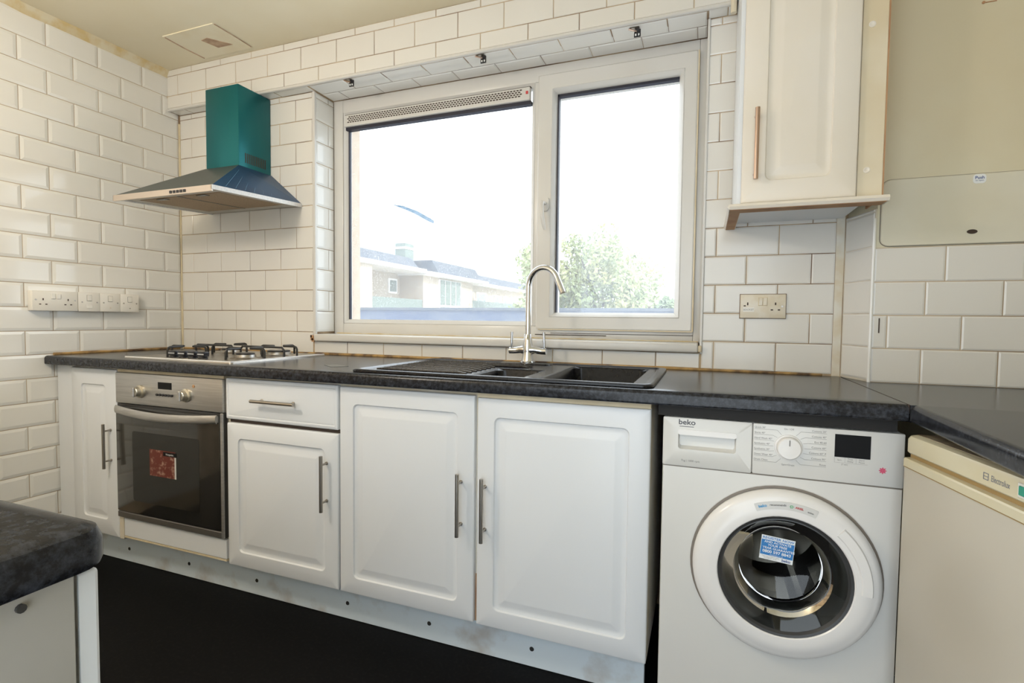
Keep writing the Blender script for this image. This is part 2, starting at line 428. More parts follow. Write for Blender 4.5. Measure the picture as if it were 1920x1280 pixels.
# corner trims of the opening
mb = MB(); mb.box(.900, WX0 + .001, -.005, .008, .966, SOF, .002, 1); P('edge_trim', mb, 'upvc', wf)
mb = MB(); mb.box(WX1 - .001, WX1 + .008, -.005, .012, .966, SOF, .002, 1); P('edge_trim', mb, 'upvc', wf)
mb = MB(); mb.tube([(.02 + .16 * i, -.003, WTZ + .003) for i in range(20)], [.004 + random.uniform(0, .0035) for i in range(20)], 8)
P('worktop_sealant', mb, 'silicone', wf)
mb = MB()
for (x, z, s_) in ((.908, .985, .012), (.914, .975, .009), (.905, .992, .006)): mb.box(x - s_ / 2, x + s_, -.0262, -.018, z - s_, z + s_)
P('rust_stain', mb, 'rawwood', wf)
# bulkhead over the window
bk = struct(P('trim_1', MB().box(-.004, 2.752, -.065 + .0022, yb + .002, SOF + .0022, CEIL), 'grout'))
bk['label'] = 'tiled bulkhead above the window'
Yb = -.065
tiles(bk, (0, Yb + TH, 0), XR, ZU, (0, -1, 0), 0, 2.745, SOF + .012, CEIL, .077 + .101, 2.236 - .102, 'tile_flat', pu=.2035, bev=.0018)
mb = MB(); mb.box(0, 2.745, Yb - .003, Yb + .012, SOF - .001, SOF + .012, .003, 1); P('edge_trim', mb, 'upvc', bk)
tiles(bk, (0, 0, SOF + TH), XR, (0, -1, 0), (0, 0, -1), .918, 2.665, -.128, .050, 1.116, -.045, 'tile', bev=.006, gap=.002)
tiles(bk, (0, 0, SOF + TH), XR, (0, -1, 0), (0, 0, -1), .004, .914, -.004, .057, 1.116, -.045, 'tile', bev=.006, gap=.002)
tiles(bk, (0, 0, SOF + TH), XR, (0, -1, 0), (0, 0, -1), 2.668, 2.750, -.004, .057, 1.116, -.045, 'tile', bev=.006, gap=.002)
mb = MB(); mb.box(2.7515, 2.7535, -.064, .0, SOF, CEIL); P('end_board', mb, 'upvc', bk)
mb = MB(); mb.cyl((2.748, -.075, SOF - .035), (2.748, -.075, CEIL), .010, n=10); P('conduit', mb, 'filler', bk)

# pier with the boiler access panel ------------------------------------------
px0, px1, py1 = 3.111, 3.156, -.15
mb = MB(); mb.prism([(px0 + .008, .006), (px1 + .008, py1 + TH - .001), (4.0, py1 + TH - .001), (4.0, .3), (px0 + .008, .3)], 'z', 0, CEIL)
wp = struct(P('wall_pier', mb, 'paint_cream'))
Ud = Vector((px1 - px0, py1, 0)); Lr = Ud.length; Ud.normalize(); Nd = Vector((Ud.y, -Ud.x, 0))
tiles(wp, (px0, 0, 0) - Nd * TH if False else Vector((px0, 0, 0)) - Nd * TH, Ud, ZU, Nd, .004, Lr - .004, WTZ, 1.43, -.4, ZR, 'tile', pu=2.0, bev=.0045, stag=0)
mb = MB(); mb.prism([(p[0], p[1]) for p in (Vector((px0, 0)) + Vector((.0030, .001)), Vector((px1, py1)) + Vector((.0028, .003)), Vector((px1, py1)) + Vector((.012, .012)), Vector((px0, 0)) + Vector((.014, .004)))], 'z', WTZ, 1.43)
P('grout_joint', mb, 'grout_pale', wp)
mb = MB(); mb.box(px1 + .004, 3.75, py1 + .0025, py1 + .02, WTZ, 1.312); P('grout_joint', mb, 'grout_light', wp)
for k, (z0, z1, off) in enumerate(((.905, 1.0085, 3.285), (1.0085, 1.1085, 3.198), (1.1085, 1.209, 3.290), (1.209, 1.3115, 3.335))):
    tiles(wp, (0, py1 + TH, 0), XR, ZU, (0, -1, 0), px1 + .003, 3.74, z0, z1, off, z0, 'tile_flat', pu=.181, pv=1.0, bev=.0045, stag=0)
mb = MB(); mb.tube([(px1, py1, WTZ), (px1, py1, 1.40)], .005, 8); P('edge_trim', mb, 'tile', wp)
# access panel
mb = MB(); mb.prism(rrect(3.1705, 3.7415, 1.3145, 1.5145, .0235, 5), 'y', py1 + .004, py1 + .012); P('panel_gap', mb, 'wm_grey', wp)
mb = MB(); sh = rrect(3.172, 3.74, 1.316, 1.513, .022, 5)
mb.rings([[(x, py1 + .012, z) for x, z in sh], [(x, py1 + .002, z) for x, z in sh], [(x, py1, z) for x, z in rrect(3.174, 3.738, 1.318, 1.511, .021, 5)]], False, True)
ap = P('access_panel', mb, mat('access_panel_paint', (.71, .68, .57), .45, var=(.67, .63, .50), scale=3), wp, label='off-white access panel with a small hole and push sticker')
mb = MB(); mb.lathe([(.0, .0006), (.0125, .0006)], (3.392, py1 - .0008, 1.3495), (0, -1, 0), 24, False, False)
bmesh.ops.scale(mb.bm, vec=(1, 1, .5), space=Matrix.Translation((-3.392, 0, -1.3495)), verts=mb.bm.verts)
P('flue_hole', mb, 'dirt', ap)
mb = MB(); text_into(mb, 'Push', .0115, (3.4035, py1 - .0015, 1.4975), XR, ZU, bold=.02); text_into(mb, 'to open', .006, (3.4035, py1 - .0015, 1.4915), XR, ZU)
P('sticker_lettering', mb, 'darkblue', ap)
mb = MB(); mb.prism(rrect(3.3885, 3.4185, 1.485, 1.511, .008, 3), 'y', py1 - .001, py1); P('sticker', mb, 'white', ap)
mb = MB()
for x, z in ((3.43, 2.0), (3.395, 1.99)): mb.cyl((x, py1 + TH - .002, z), (x, py1 + TH - .004, z), .004, n=8)
mb.box(3.40, 3.425, py1 + TH - .003, py1 + TH, 1.9885, 1.9905); P('screw_hole', mb, 'rawwood', wp)
mb = MB(); mb.box(3.176, 3.179, py1 - .0015, py1 + .002, 1.055, 1.10); P('dark_mark', mb, 'dirt', wp)
wr = struct(P('wall_right', MB().box(3.76, 3.95, -2.7, py1 + TH - .002, 0, CEIL), 'paint_cream'))

mb = MB(); mb.box(-.2, 1.5, -2.8, -2.7, 0, CEIL); mb.box(1.5, 3.95, -2.8, -2.7, 2.0, CEIL); mb.box(3.2, 3.95, -2.8, -2.7, 0, 2.0)  # unseen wall added with its opening sized to balance the light from behind
struct(P('wall_near', mb, 'paint_cream'))

# ================================================================== WINDOW
wn = bpy.data.objects.new('window_1', None); COL.objects.link(wn); ORG[wn.name] = Vector((0, 0, 0)); struct(wn, 'white two-light window over the sink')
FY, FB = .135, .205
mb = MB()
mb.box(WX0 - .004, .968, FY, FB, 1.0, SOF + .006, .004)
mb.box(2.640, WX1 + .006, FY, FB, 1.0, SOF + .006, .004)
mb.box(.968, 2.640, FY, FB, 2.10, SOF + .006, .004)
mb.box(.968, 2.640, FY, FB, 1.0, 1.056, .004)
mb.box(1.976, 2.040, FY, FB, 1.056, 2.10, .004)
fr = P('frame', mb, 'upvc', wn)
def bead(x0, x1, z0, z1, y0, y1, w):
    m_ = MB()
    m_.rings([[(x, y, z) for x, z in rrect(x0 - a, x1 + a, z0 - a, z1 + a, .001, 1)] for a, y in ((w, y0 + .004), (w - .003, y0), (0, y1), (0, y1 + .02))], False, False)
    return m_
# fixed light
P('glazing_bead', bead(.990, 1.957, 1.076, 2.083, FY, FY + .022, .021), 'upvc', wn)
mb = MB(); mb.box(.990, .996, FY + .016, FY + .03, 1.076, 2.083); P('gasket', mb, 'gasket', wn)
pn = P('pane', MB().box(.985, 1.962, FY + .030, FY + .034, 1.070, 2.09), 'pane', wn)
mb = MB(); pts = [(1.232, 1.640), (1.30, 1.628), (1.375, 1.600), (1.452, 1.558), (1.468, 1.548), (1.468, 1.534), (1.44, 1.545), (1.36, 1.588), (1.29, 1.617)]
mb.prism(pts, 'y', FY + .0285, FY + .0299); P('streak', mb, streak_mat(), pn, label='grey-blue smear on the glass')  # flat grey-blue streak shape laid just inside the pane
# trickle vent
mb = MB(); mb.box(.985, 1.955, FY - .012, FY + .012, 2.028, 2.082, .002, 1); tv = P('trickle_vent', mb, 'upvc', wn)
mb = MB()
for j in range(4):
    for i in range(62):
        x = 1.005 + i * .0147 + (.0073 if j % 2 else 0)
        mb.box(x, x + .0105, FY - .0126, FY - .0115, 2.044 + j * .0084, 2.0490 + j * .0084)
o = P('vent_slots', mb, 'dirt', tv); o['kind'] = 'stuff'
mb = MB(); mb.box(.984, 1.956, FY - .004, FY + .012, 2.083, 2.0865); P('vent_gap', mb, 'dirt', tv)
mb = MB(); mb.box(1.938, 1.948, FY - .0145, FY - .0115, 2.052, 2.064); P('vent_slider', mb, 'redtick', tv)
mb = MB(); mb.box(.985, 1.957, FY + .002, FY + .03, 2.014, 2.028); P('vent_seal', mb, 'gasket', tv)  # black seal strip below the trickle vent
# opening sash
SX0, SX1, SZ0, SZ1 = 1.996, 2.636, 1.044, 2.118
gx0, gx1, gz0, gz1 = 2.077, 2.567, 1.116, 2.036
SY = FY - .020
mb = MB()
mb.rings([[(x, y, z) for x, z in rrect(SX0 + a, SX1 - a, SZ0 + a, SZ1 - a, .004, 2)] for a, y in ((0, FB), (0, SY + .005), (.005, SY))] +
         [[(x, y, z) for x, z in rrect(gx0 - a, gx1 + a, gz0 - a, gz1 + a, .002, 2)] for a, y in ((.021, SY), (.018, SY - .003), (0, SY + .024), (0, FB))], False, False)
sa = P('sash', mb, 'upvc', wn)
mb = MB(); mb.box(gx0, gx0 + .006, SY + .022, SY + .045, gz0, gz1); P('gasket', mb, 'gasket', sa)
mb = MB(); mb.box(gx0, gx1, SY + .022, SY + .045, gz1 - .010, gz1); P('top_seal', mb, 'gasket', sa)
P('pane', MB().box(gx0 - .004, gx1 + .004, FY + .030, FY + .034, gz0 - .004, gz1 + .004), 'pane', sa)
mb = MB(); mb.box(SX0 + .01, SX1, SY + .004, SY + .012, SZ0 - .003, SZ0 + .001); mb.box(SX1 - .001, SX1 + .004, SY + .004, FY + .01, SZ0, SZ1)
P('sash_gap', mb, 'stainedge', sa)
mb = MB(); mb.box(2.06, 2.64, FY - .003, FY + .002, 1.0265, 1.0285); mb.box(1.99, 2.30, FY - .0035, FY + .002, 1.0185, 1.0215); P('frame_crack', mb, 'dirt', wn)
# handle
mb = MB(); mb.prism(rrect(2.016, 2.052, 1.545, 1.605, .015, 4), 'y', SY - .010, SY); hd = P('handle', mb, 'upvc', sa)
mb = MB(); mb.tube([(2.034, SY - .008, 1.577), (2.032, SY - .036, 1.577), (2.031, SY - .042, 1.566), (2.034, SY - .044, 1.52), (2.040, SY - .038, 1.478), (2.043, SY - .032, 1.462)],
                   [.009, .009, .010, .0095, .008, .006], 10, flat=(1, .8)); P('lever', mb, 'upvc', hd)
mb = MB(); mb.cyl((2.024, SY - .0105, 1.582), (2.024, SY - .014, 1.582), .008, n=14); P('lock_barrel', mb, 'wm_grey', hd)
# sill board
mb = MB(); mb.box(.918, WX1 - .006, -.024, FY + .01, .970, 1.003, .006, 3); P('sill', mb, 'upvc', wn)
mb = MB(); mb.box(WX1 - .006, WX1 + .006, -.02, .004, .972, .996, .004); P('sill_end_filler', mb, 'stainedge', wn)
mb = MB(); mb.tube([(.93 + .0865 * i, FY - .001, 1.004) for i in range(21)], [.002 + random.uniform(0, .0025) for i in range(21)], 6); P('sill_sealant', mb, 'caulk', wn)
# outer jamb and outer sill of the opening
mb = MB(); mb.box(.86, .938, FB + .005, .31, .94, 2.2); P('outer_jamb', mb, 'jamb_out', wn)
mb = MB(); mb.box(WX0 + .03, WX1, FB, .36, .955, 1.02); P('outer_sill', mb, 'upvc', wn)

# blind brackets left on the soffit
for i, (x, y, w) in enumerate(((1.151, -.045, 'beside the cooker hood end'), (1.802, -.042, 'in the middle of the window head'), (2.417, -.030, 'next to the wall cabinet'))):
    t = thing('blind_bracket', 'small dark metal blind bracket on the window soffit ' + w, 'bracket', (x, y, SOF), 'blind brackets along the window head')
    mb = MB(); mb.box(x - .020, x + .014, y - .012, y + .012, SOF - .003, SOF - .0002, .001, 1); P('fixing_plate', mb, 'handle', t)
    mb = MB(); mb.prism([(x - .002, SOF - .003), (x + .018, SOF - .003), (x + .018, SOF - .030), (x - .006, SOF - .030), (x - .006, SOF - .016)], 'y', y + .004, y + .008)
    P('hanging_tab', mb, 'black', t)
    mb = MB(); mb.box(x - .002, x + .003, y + .002, y + .0041, SOF - .026, SOF - .019); mb.box(x + .009, x + .014, y + .002, y + .0041, SOF - .026, SOF - .019); P('tab_slot', mb, 'white', t)
    mb = MB(); mb.tube([(x - .024, y - .008, SOF - .004), (x - .008, y - .006, SOF - .010), (x + .004, y, SOF - .012)], .003, 6); P('clip', mb, 'copperish', t)

# ================================================================== WORKTOPS
def bull(yf, yback, z0=.867, z1=WTZ, r=.013, n=4):
    pts = [(yback, z1), (yback, z0)]
    for a0, cz in ((270, z0 + .006), ):
        for k in range(n + 1):
            a = math.radians(270 - 90 * k / n); pts.append((yf + .006 + .006 * math.cos(a), cz + .006 * math.sin(a)))
    for k in range(n + 1):
        a = math.radians(180 - 90 * k / n); pts.append((yf + r + r * math.cos(a), z1 - r + r * math.sin(a)))
    return pts
SKX0, SKX1, SKY0, SKY1 = 1.64, 2.515, -.578, -.085
wt = thing('worktop', 'long black speckled worktop under the window holding hob and sink', 'worktop', (1.5, -.3, .867))
mb = MB()
mb.prism(bull(-.635, SKY0), 'x', .003, 3.1105)
mb.box(.003, SKX0, SKY0, 0, .867, WTZ); mb.box(SKX1, 3.1105, SKY0, -.14, .867, WTZ); mb.box(SKX1, 3.108, -.14, 0, .867, WTZ)
mb.box(SKX0, SKX1, SKY1, 0, .867, WTZ)
P('top', mb, 'worktop', wt)
mb = MB(); mb.prism([(1.352, -.452), (1.425, -.500), (1.462, -.452), (1.375, -.412)], 'z', WTZ - .002, WTZ + .0007); P('repair_patch', mb, mat('worktop_patch', (.05, .055, .06), .16), wt)
mb = MB(); mb.box(3.1100, 3.1122, -.632, -.10, WTZ - .02, WTZ + .0004); P('joint_strip', mb, 'dirt', wt)
mb = MB(); mb.box(2.575, 3.100, -.604, -.588, .8375, .8668); P('shade_strip', mb, mat('gap_shade_dark', (.012, .010, .009), .7), wt, label='dark strip for the shade below the worktop edge')  # dark strip added to give the shade in the gap above the washing machine
wt2 = thing('worktop', 'black speckled worktop over the freezer beside the pier', 'worktop', (3.4, -1.0, .867))
mb = MB()
mb.prism([(3.1124, -.637), (3.74, -.637), (3.74, py1 - .002), (3.157, py1 - .002), (3.113, -.01), (3.1124, -.01)], 'z', .867, WTZ)
pr = bull(3.112, 3.74)
mb.prism(pr, 'y', -2.3, -.637)
P('top', mb, 'worktop', wt2)
wt3 = thing('worktop', 'black worktop with a rounded corner on the opposite run of units', 'worktop', (1.7, -2.0, .867))
mb = MB()
def cpoly(i, r): # plan of the free end, inset i
    x1, y1 = 2.205 - i, -1.703 - i; r = max(r - i, .002); out = [(1.1, -2.3), (x1, -2.3)]
    for k in range(7):
        a = math.radians(90 * k / 6); out.append((x1 - r + r * math.cos(a), y1 - r + r * math.sin(a)))
    return out + [(1.1, y1)]
mb.rings([[(x, y, z) for x, y in cpoly(i, .028)] for i, z in ((.006, .867), (.0018, .8688), (0, .873), (0, .890), (.004, .900), (.014, WTZ))], True, True)
P('top', mb, 'worktop', wt3)

# ================================================================== CABINETS
def cab_door(parent, x0, x1, z0, z1, yf, m='door', th=.018, name='door', panel=True, edge=.055, rr_=.018, s=-1):
    """routed panel door facing -y (s=-1) or +y"""
    mb = MB(); q = -s
    prof = [(0, q * th, .003), (0, q * .005, .003), (.002, q * .002, .003), (.006, 0, .004)]
    if panel:
        prof += [(edge, 0, rr_), (edge + .003, q * .005, rr_), (edge + .010, q * .0070, rr_ * .8), (edge + .018, q * .0065, .006), (edge + .036, q * .0005, .003), (edge + .040, 0, .002)]
    else:
        prof += [(.012, 0, .003), (.014, q * .0015, .003), (.020, 0, .003)]
    mb.rings([[(x, yf + y, z) for x, z in rrect(x0 + i, x1 - i, z0 + i, z1 - i, r)] for i, y, r in prof], True, True)
    return P(name, mb, m, parent, sharp=28)
def bar_handle(parent, p0, p1, out=.030, r=.006, post=.26, m='handle', s=-1):
    p0, p1 = Vector(p0), Vector(p1); d = Vector((0, s * out, 0))
    mb = MB(); mb.cyl(p0 + d, p1 + d, r, n=14)
    for t in (post * .5 + .03, 1 - post * .5 - .03):
        q = p0.lerp(p1, t); mb.cyl(q, q + d, r * .62, n=10); mb.cyl(q, q + d * .12, r * .95, n=10)
    return P('handle', mb, m, parent)
DY = -.600      # door faces
G = 'base cabinets under the window'

# narrow cabinet by the left wall
t = thing('base_cabinet', 'narrow white base cabinet between the tiled left wall and the oven', 'cabinet', (.21, -.3, 0), G)
mb = MB(); mb.box(.03, .412, -.581, -.02, .1505, .862); P('carcass', mb, 'carcass', t)
mb = MB(); mb.box(.006, .116, -.590, -.581, .10, .864, .002, 1); P('corner_post', mb, 'door', t)
d = cab_door(t, .118, .411, .152, .858, DY, edge=.066)
bar_handle(d, (.374, DY, .448), (.374, DY, .634))

# oven housing cabinet
t = thing('oven_housing', 'white oven housing with a plain panel below the oven', 'cabinet', (.72, -.3, 0), G)
mb = MB(); mb.box(.4135, .427, -.581, -.02, .15, .862); mb.box(1.004, 1.017, -.581, -.02, .15, .862); mb.box(.427, 1.004, -.581, -.02, .15, .17); mb.box(.427, 1.004, -.04, -.02, .17, .862)
P('carcass', mb, 'carcass', t)
mb = MB(); mb.box(.440, 1.016, -.597, -.582, .166, .240, .002, 1); P('lower_panel', mb, 'door', t)
mb = MB(); mb.box(.440, 1.016, -.5965, -.582, .158, .165); P('stained_rail', mb, 'stainedge', t)
mb = MB(); mb.box(.4135, .438, -.599, -.582, .15, .246, .002, 1); P('side_strip', mb, 'carcass', t)
mb = MB(); mb.box(.420, 1.014, -.598, -.582, .8515, .865); P('top_rail', mb, 'stainedge', t)

# drawer unit
t = thing('drawer_cabinet', 'white base cabinet with one drawer above a panelled door', 'cabinet', (1.28, -.3, 0), G)
mb = MB(); mb.box(1.0185, 1.538, -.581, -.02, .15, .862); P('carcass', mb, 'carcass', t)
mb = MB(); mb.box(1.03, 1.53, -.584, -.5812, .690, .706); P('shadow_gap', mb, 'dirt', t)
d = cab_door(t, 1.024, 1.534, .704, .856, DY, name='drawer', panel=False)
bar_handle(d, (1.178, DY, .783), (1.372, DY, .783), post=.2)
d = cab_door(t, 1.028, 1.535, .152, .690, DY)
bar_handle(d, (1.489, DY, .427), (1.489, DY, .618))

# sink unit
t = thing('sink_cabinet', 'wide white sink cabinet with two panelled doors', 'cabinet', (2.05, -.3, 0), G)
mb = MB(); mb.box(1.5395, 1.556, -.581, -.02, .1505, .862); mb.box(2.542, 2.556, -.581, -.02, .1505, .862); mb.box(1.556, 2.542, -.581, -.02, .15, .166); mb.box(1.556, 2.542, -.5815, -.5785, .84, .864)
mb.box(2.02, 2.066, -.5815, -.5785, .166, .84); mb.box(1.556, 2.542, -.04, -.02, .166, .66)
P('carcass', mb, 'carcass', t)
d = cab_door(t, 1.542, 2.040, .152, .853, DY)
bar_handle(d, (1.998, DY, .425), (1.998, DY, .617))
d = cab_door(t, 2.050, 2.556, .150, .848, DY, m='door')
bar_handle(d, (2.078, DY, .420), (2.078, DY, .612))
mb = MB(); mb.box(2.041, 2.049, -.584, -.5812, .152, .30); P('stain', mb, 'rawwood', t)
mb = MB(); mb.box(2.05, 2.556, -.6, -.582, .8495, .8635, .001, 1); P('top_rail', mb, 'stainedge', t)

# plinth
pl = thing('plinth', 'white dirty plinth board with dark screw holes below the units', 'plinth', (1.3, -.515, 0))
mb = MB(); mb.box(.05, 2.545, -.515, -.497, .001, .149, .0015, 1); pb_ = P('board', mb, 'plinth', pl)
for x in (.340, .708, 1.077, 1.506, 1.840, 2.204):
    mb = MB(); mb.cyl((x, -.5155, .058), (x, -.517, .058), .0075, .0065, n=12); P('screw_cap', mb, 'greydisplay', pb_)

# opposite base unit, near the camera
t = thing('base_cabinet', 'white base cabinet with end panel below the round-cornered worktop', 'cabinet', (1.7, -2.0, 0))
mb = MB(); mb.box(1.12, 2.165, -2.28, -1.7265, .15, .866); P('carcass', mb, 'carcass', t)
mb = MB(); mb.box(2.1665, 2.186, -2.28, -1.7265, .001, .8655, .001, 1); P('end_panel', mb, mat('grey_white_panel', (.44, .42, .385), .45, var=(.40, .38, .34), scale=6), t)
cab_door(t, 1.655, 2.184, .152, .860, -1.7045, s=1)
cab_door(t, 1.125, 1.650, .152, .860, -1.7045, s=1)
mb = MB(); mb.cyl((2.186, -1.764, .853), (2.189, -1.764, .853), .0035, n=10); P('screw_cap', mb, 'greydisplay', t)

# wall cabinet
t = thing('wall_cabinet', 'yellowed white wall cabinet with panelled door beside the window', 'cabinet', (2.94, -.15, 1.41))
mb = MB(); mb.box(2.762, 3.104, -.300, -.002, 1.432, 2.30, .001, 1); P('carcass', mb, 'door', t)
d = cab_door(t, 2.774, 3.066, 1.434, 2.28, -.322, m='door_warm', edge=.062, th=.020)
bar_handle(d, (2.810, -.322, 1.497), (2.810, -.322, 1.700), out=.026, r=.0065, post=.12, m='copperish')
mb = MB(); mb.box(3.070, 3.130, -.306, -.300, 1.430, 1.972, .001, 1); fs = P('filler_strip', mb, 'filler', t)
mb = MB(); mb.box(3.070, 3.130, -.306, -.300, 1.974, 2.30, .001, 1); P('filler_strip', mb, 'filler', t)
for z in (1.902, 1.508):
    mb = MB(); mb.lathe([(.0085, 0), (.0085, .0012), (.0065, .0016), (.004, .0004)], (3.092, -.306, z), (0, -1, 0), 18, False, True); P('screw_cap', mb, 'door_warm', fs)
mb = MB(); mb.box(3.130, 3.134, -.304, -.15, 1.43, 2.30); P('dark_gap', mb, 'rawwood', t)
pe = MB(); pe.prism([(-.352, 1.412), (-.356, 1.420), (-.352, 1.428), (-.300, 1.428), (-.300, 1.412)], 'x', 2.742, 3.136)
pm = P('pelmet', pe, 'door_warm', t)
mb = MB(); mb.prism([(2.742, 1.412), (2.737, 1.420), (2.742, 1.4279), (2.775, 1.4279), (2.775, 1.412)], 'y', -.352, -.003); P('pelmet_return', mb, 'door_warm', t)
mb = MB(); mb.box(2.744, 3.13, -.350, -.302, 1.4105, 1.4119); mb.box(2.744, 2.773, -.302, -.005, 1.4105, 1.4119); P('bare_underside', mb, 'rawwood', pm)

# ================================================================== COOKER HOOD
hx0, hx1, hyf = .238, .832, -.487
t = thing('cooker_hood', 'chimney cooker hood with teal film on the flue and blue canopy', 'cooker hood', (.535, -.24, 1.59))
mb = MB(); mb.box(.432, .640, -.190, -.002, 1.770, 2.157, .003, 2); ch = P('flue', mb, 'teal', t, label='flue covered in teal protective film')
mb = MB()
for i in range(12):
    y = -.155 + i * .0105; mb.box(.6395, .6408, y, y + .0048, 1.806, 1.852)
P('vent_slots', mb, 'dirt', ch)
zf, zb = 1.607, 1.634
def zz(y, dz=0): return zb + (zf - zb) * (y / hyf) + dz
def ring(x0, x1, yf, z=None, dz=0): return [(x0, yf, z if z else zz(yf, dz)), (x1, yf, z if z else zz(yf, dz)), (x1, -.002, z if z else zz(0, dz)), (x0, -.002, z if z else zz(0, dz))]
A, B = ring(hx0, hx1, hyf), ring(.428, .644, -.194, 1.785)
for nm, (i, j), m in (('canopy_front', (0, 1), 'dkfilm'), ('canopy_side', (1, 2), 'bluefilm'), ('canopy_side', (3, 0), 'bluefilm')):
    mb = MB()
    q = [Vector(A[i]), Vector(A[j]), Vector(B[j]), Vector(B[i])]
    n = (q[1] - q[0]).cross(q[3] - q[0]).normalized()
    mb.rings([q, [p - n * .002 for p in q]], True, True)
    cs = P(nm, mb, m, t)
    if (i, j) == (1, 2):
        mb = MB()
        for k in range(6):
            a = q[0].lerp(q[1], .12 + .10 * k); b = q[3].lerp(q[2], .10 + .16 * k)
            a2, b2 = a.lerp(b, .05), a.lerp(b, .80)
            mb.tube([a2 + n * .0006, b2 + n * .0006], .0007, 5)
        P('film_crease', mb, 'filmline', cs)
# rim
def slab(x0, x1, y0, y1, d0, d1):
    m_ = MB(); m_.rings([[(x0, y0, zz(y0, d)), (x1, y0, zz(y0, d)), (x1, y1, zz(y1, d)), (x0, y1, zz(y1, d))] for d in (d0, d1)], True, True); return m_
P('front_rim', slab(hx0, hx1, hyf - .002, hyf + .004, -.024, .001), 'pinkrim', t)
P('side_rim', slab(hx1 - .003, hx1 + .002, hyf - .002, -.002, -.017, .001), 'whiterim', t)
P('side_rim', slab(hx0 - .002, hx0 + .003, hyf - .002, -.002, -.017, .001), 'whiterim', t)
mb = MB()
rs = []
for x0, x1, y0, y1, d in ((hx0 + .002, hx1 - .002, hyf + .004, -.004, -.012), (hx0 + .050, hx1 - .050, hyf + .070, -.060, -.012), (hx0 + .052, hx1 - .052, hyf + .072, -.062, -.004)):
    rs.append([(x0, y0, zz(y0, d)), (x1, y0, zz(y0, d)), (x1, y1, zz(y1, d)), (x0, y1, zz(y1, d))])
mb.rings(rs, False, True); P('underside', mb, 'hoodmetal', t)
for x0, x1 in ((hx0 + .056, .531), (.539, hx1 - .056)):
    flt = P('grease_filter', slab(x0, x1, hyf + .078, -.068, -.012, -.005), 'filter', t)
    xc = (x0 + x1) / 2
    P('filter_latch', slab(xc - .025, xc + .025, hyf + .085, hyf + .11, -.0145, -.012), 'greydisplay', flt)
P('filter_joint', slab(.531, .539, hyf + .075, -.065, -.013, -.005), 'dkfilm', t)
for k in range(5):
    x = .595 + k * .020
    mb = MB(); mb.box(x, x + .012, hyf - .006, hyf - .001, zf - .018, zf - .007, .001, 1); P('button', mb, 'black', t)

# ================================================================== GAS HOB
t = thing('gas_hob', 'stainless steel gas hob with black pan supports set in worktop', 'hob', (.71, -.31, WTZ))
HX0, HX1, HY0, HY1 = .415, 1.02, -.572, -.055
mb = MB(); mb.rings([[(x, y, z) for x, y in rrect(HX0 + i, HX1 - i, HY0 + i, HY1 - i, .012)] for i, z in ((0, WTZ + .0003), (.001, WTZ + .005), (.006, WTZ + .007), (.022, WTZ + .007), (.030, WTZ + .004))], False, True)
hp = P('plate', mb, 'steel', t)
mb = MB(); mb.tube([(HX0 + .01, HY0 + .003, WTZ + .006), (HX1 - .003, HY0 + .003, WTZ + .006), (HX1 - .003, HY1 - .01, WTZ + .006)], .003, 8); P('edge_lip', mb, 'whiterim', t)
BR = ((.565, -.185, .040), (.865, -.185, .052), (.565, -.395, .033), (.885, -.385, .040))
for x, y, r in BR:
    mb = MB(); mb.lathe([(r + .022, .004), (r + .016, .008), (r + .002, .010), (r, .020), (r - .006, .021)], (x, y, WTZ), (0, 0, 1), 28, False, True); bn = P('burner', mb, 'burner', t)
    mb = MB(); mb.lathe([(r - .004, .0205), (r - .003, .026), (r - .010, .028), (0, .028)], (x, y, WTZ), (0, 0, 1), 28, True, False); P('burner_cap', mb, 'black', bn)
for x0, x1, xs in ((.455, .690, (0, 2)), (.735, .985, (1, 3))):
    mb = MB(); zt = WTZ + .046; zl = WTZ + .004
    for bi in xs:
        bx_, by_, br_ = BR[bi]
        for sx, sy in ((-1, 0), (1, 0), (0, -1), (0, 1)):
            L = .105; a = Vector((bx_ + sx * L, by_ + sy * L * .9, zl)); b = Vector((bx_ + sx * .028, by_ + sy * .028, zt))
            top = Vector((a.x, a.y, zt)); k1 = top + Vector((-sx * .012, -sy * .012, 0)); k0 = top - Vector((0, 0, .012))
            mb.tube([a, k0, top.lerp(k1, .4) - Vector((0, 0, .003)), k1, b], .0046, 8)
    for y in (-.20, -.38):
        pass
    mb.tube([(x0, -.275, zl + .002), (x0, -.275, zt - .012), (x0 + .012, -.275, zt), (x1 - .012, -.275, zt), (x1, -.275, zt - .012), (x1, -.275, zl + .002)], .0046, 8)
    P('pan_support', mb, 'enamel', t)
for x, y in ((.640, -.515), (.695, -.515), (.750, -.515), (.805, -.515)):
    mb = MB(); mb.lathe([(.017, .007), (.018, .012), (.014, .016)], (x, y, WTZ), (0, 0, 1), 20, False, True)
    mb.box(x - .019, x + .019, y - .012, y + .012, WTZ + .016, WTZ + .036, .003); kb = P('control_knob', mb, 'black', t)
    mb = MB(); mb.box(x - .018, x + .018, y - .0125, y - .0118, WTZ + .024, WTZ + .028); P('pointer', mb, 'chrome', kb)

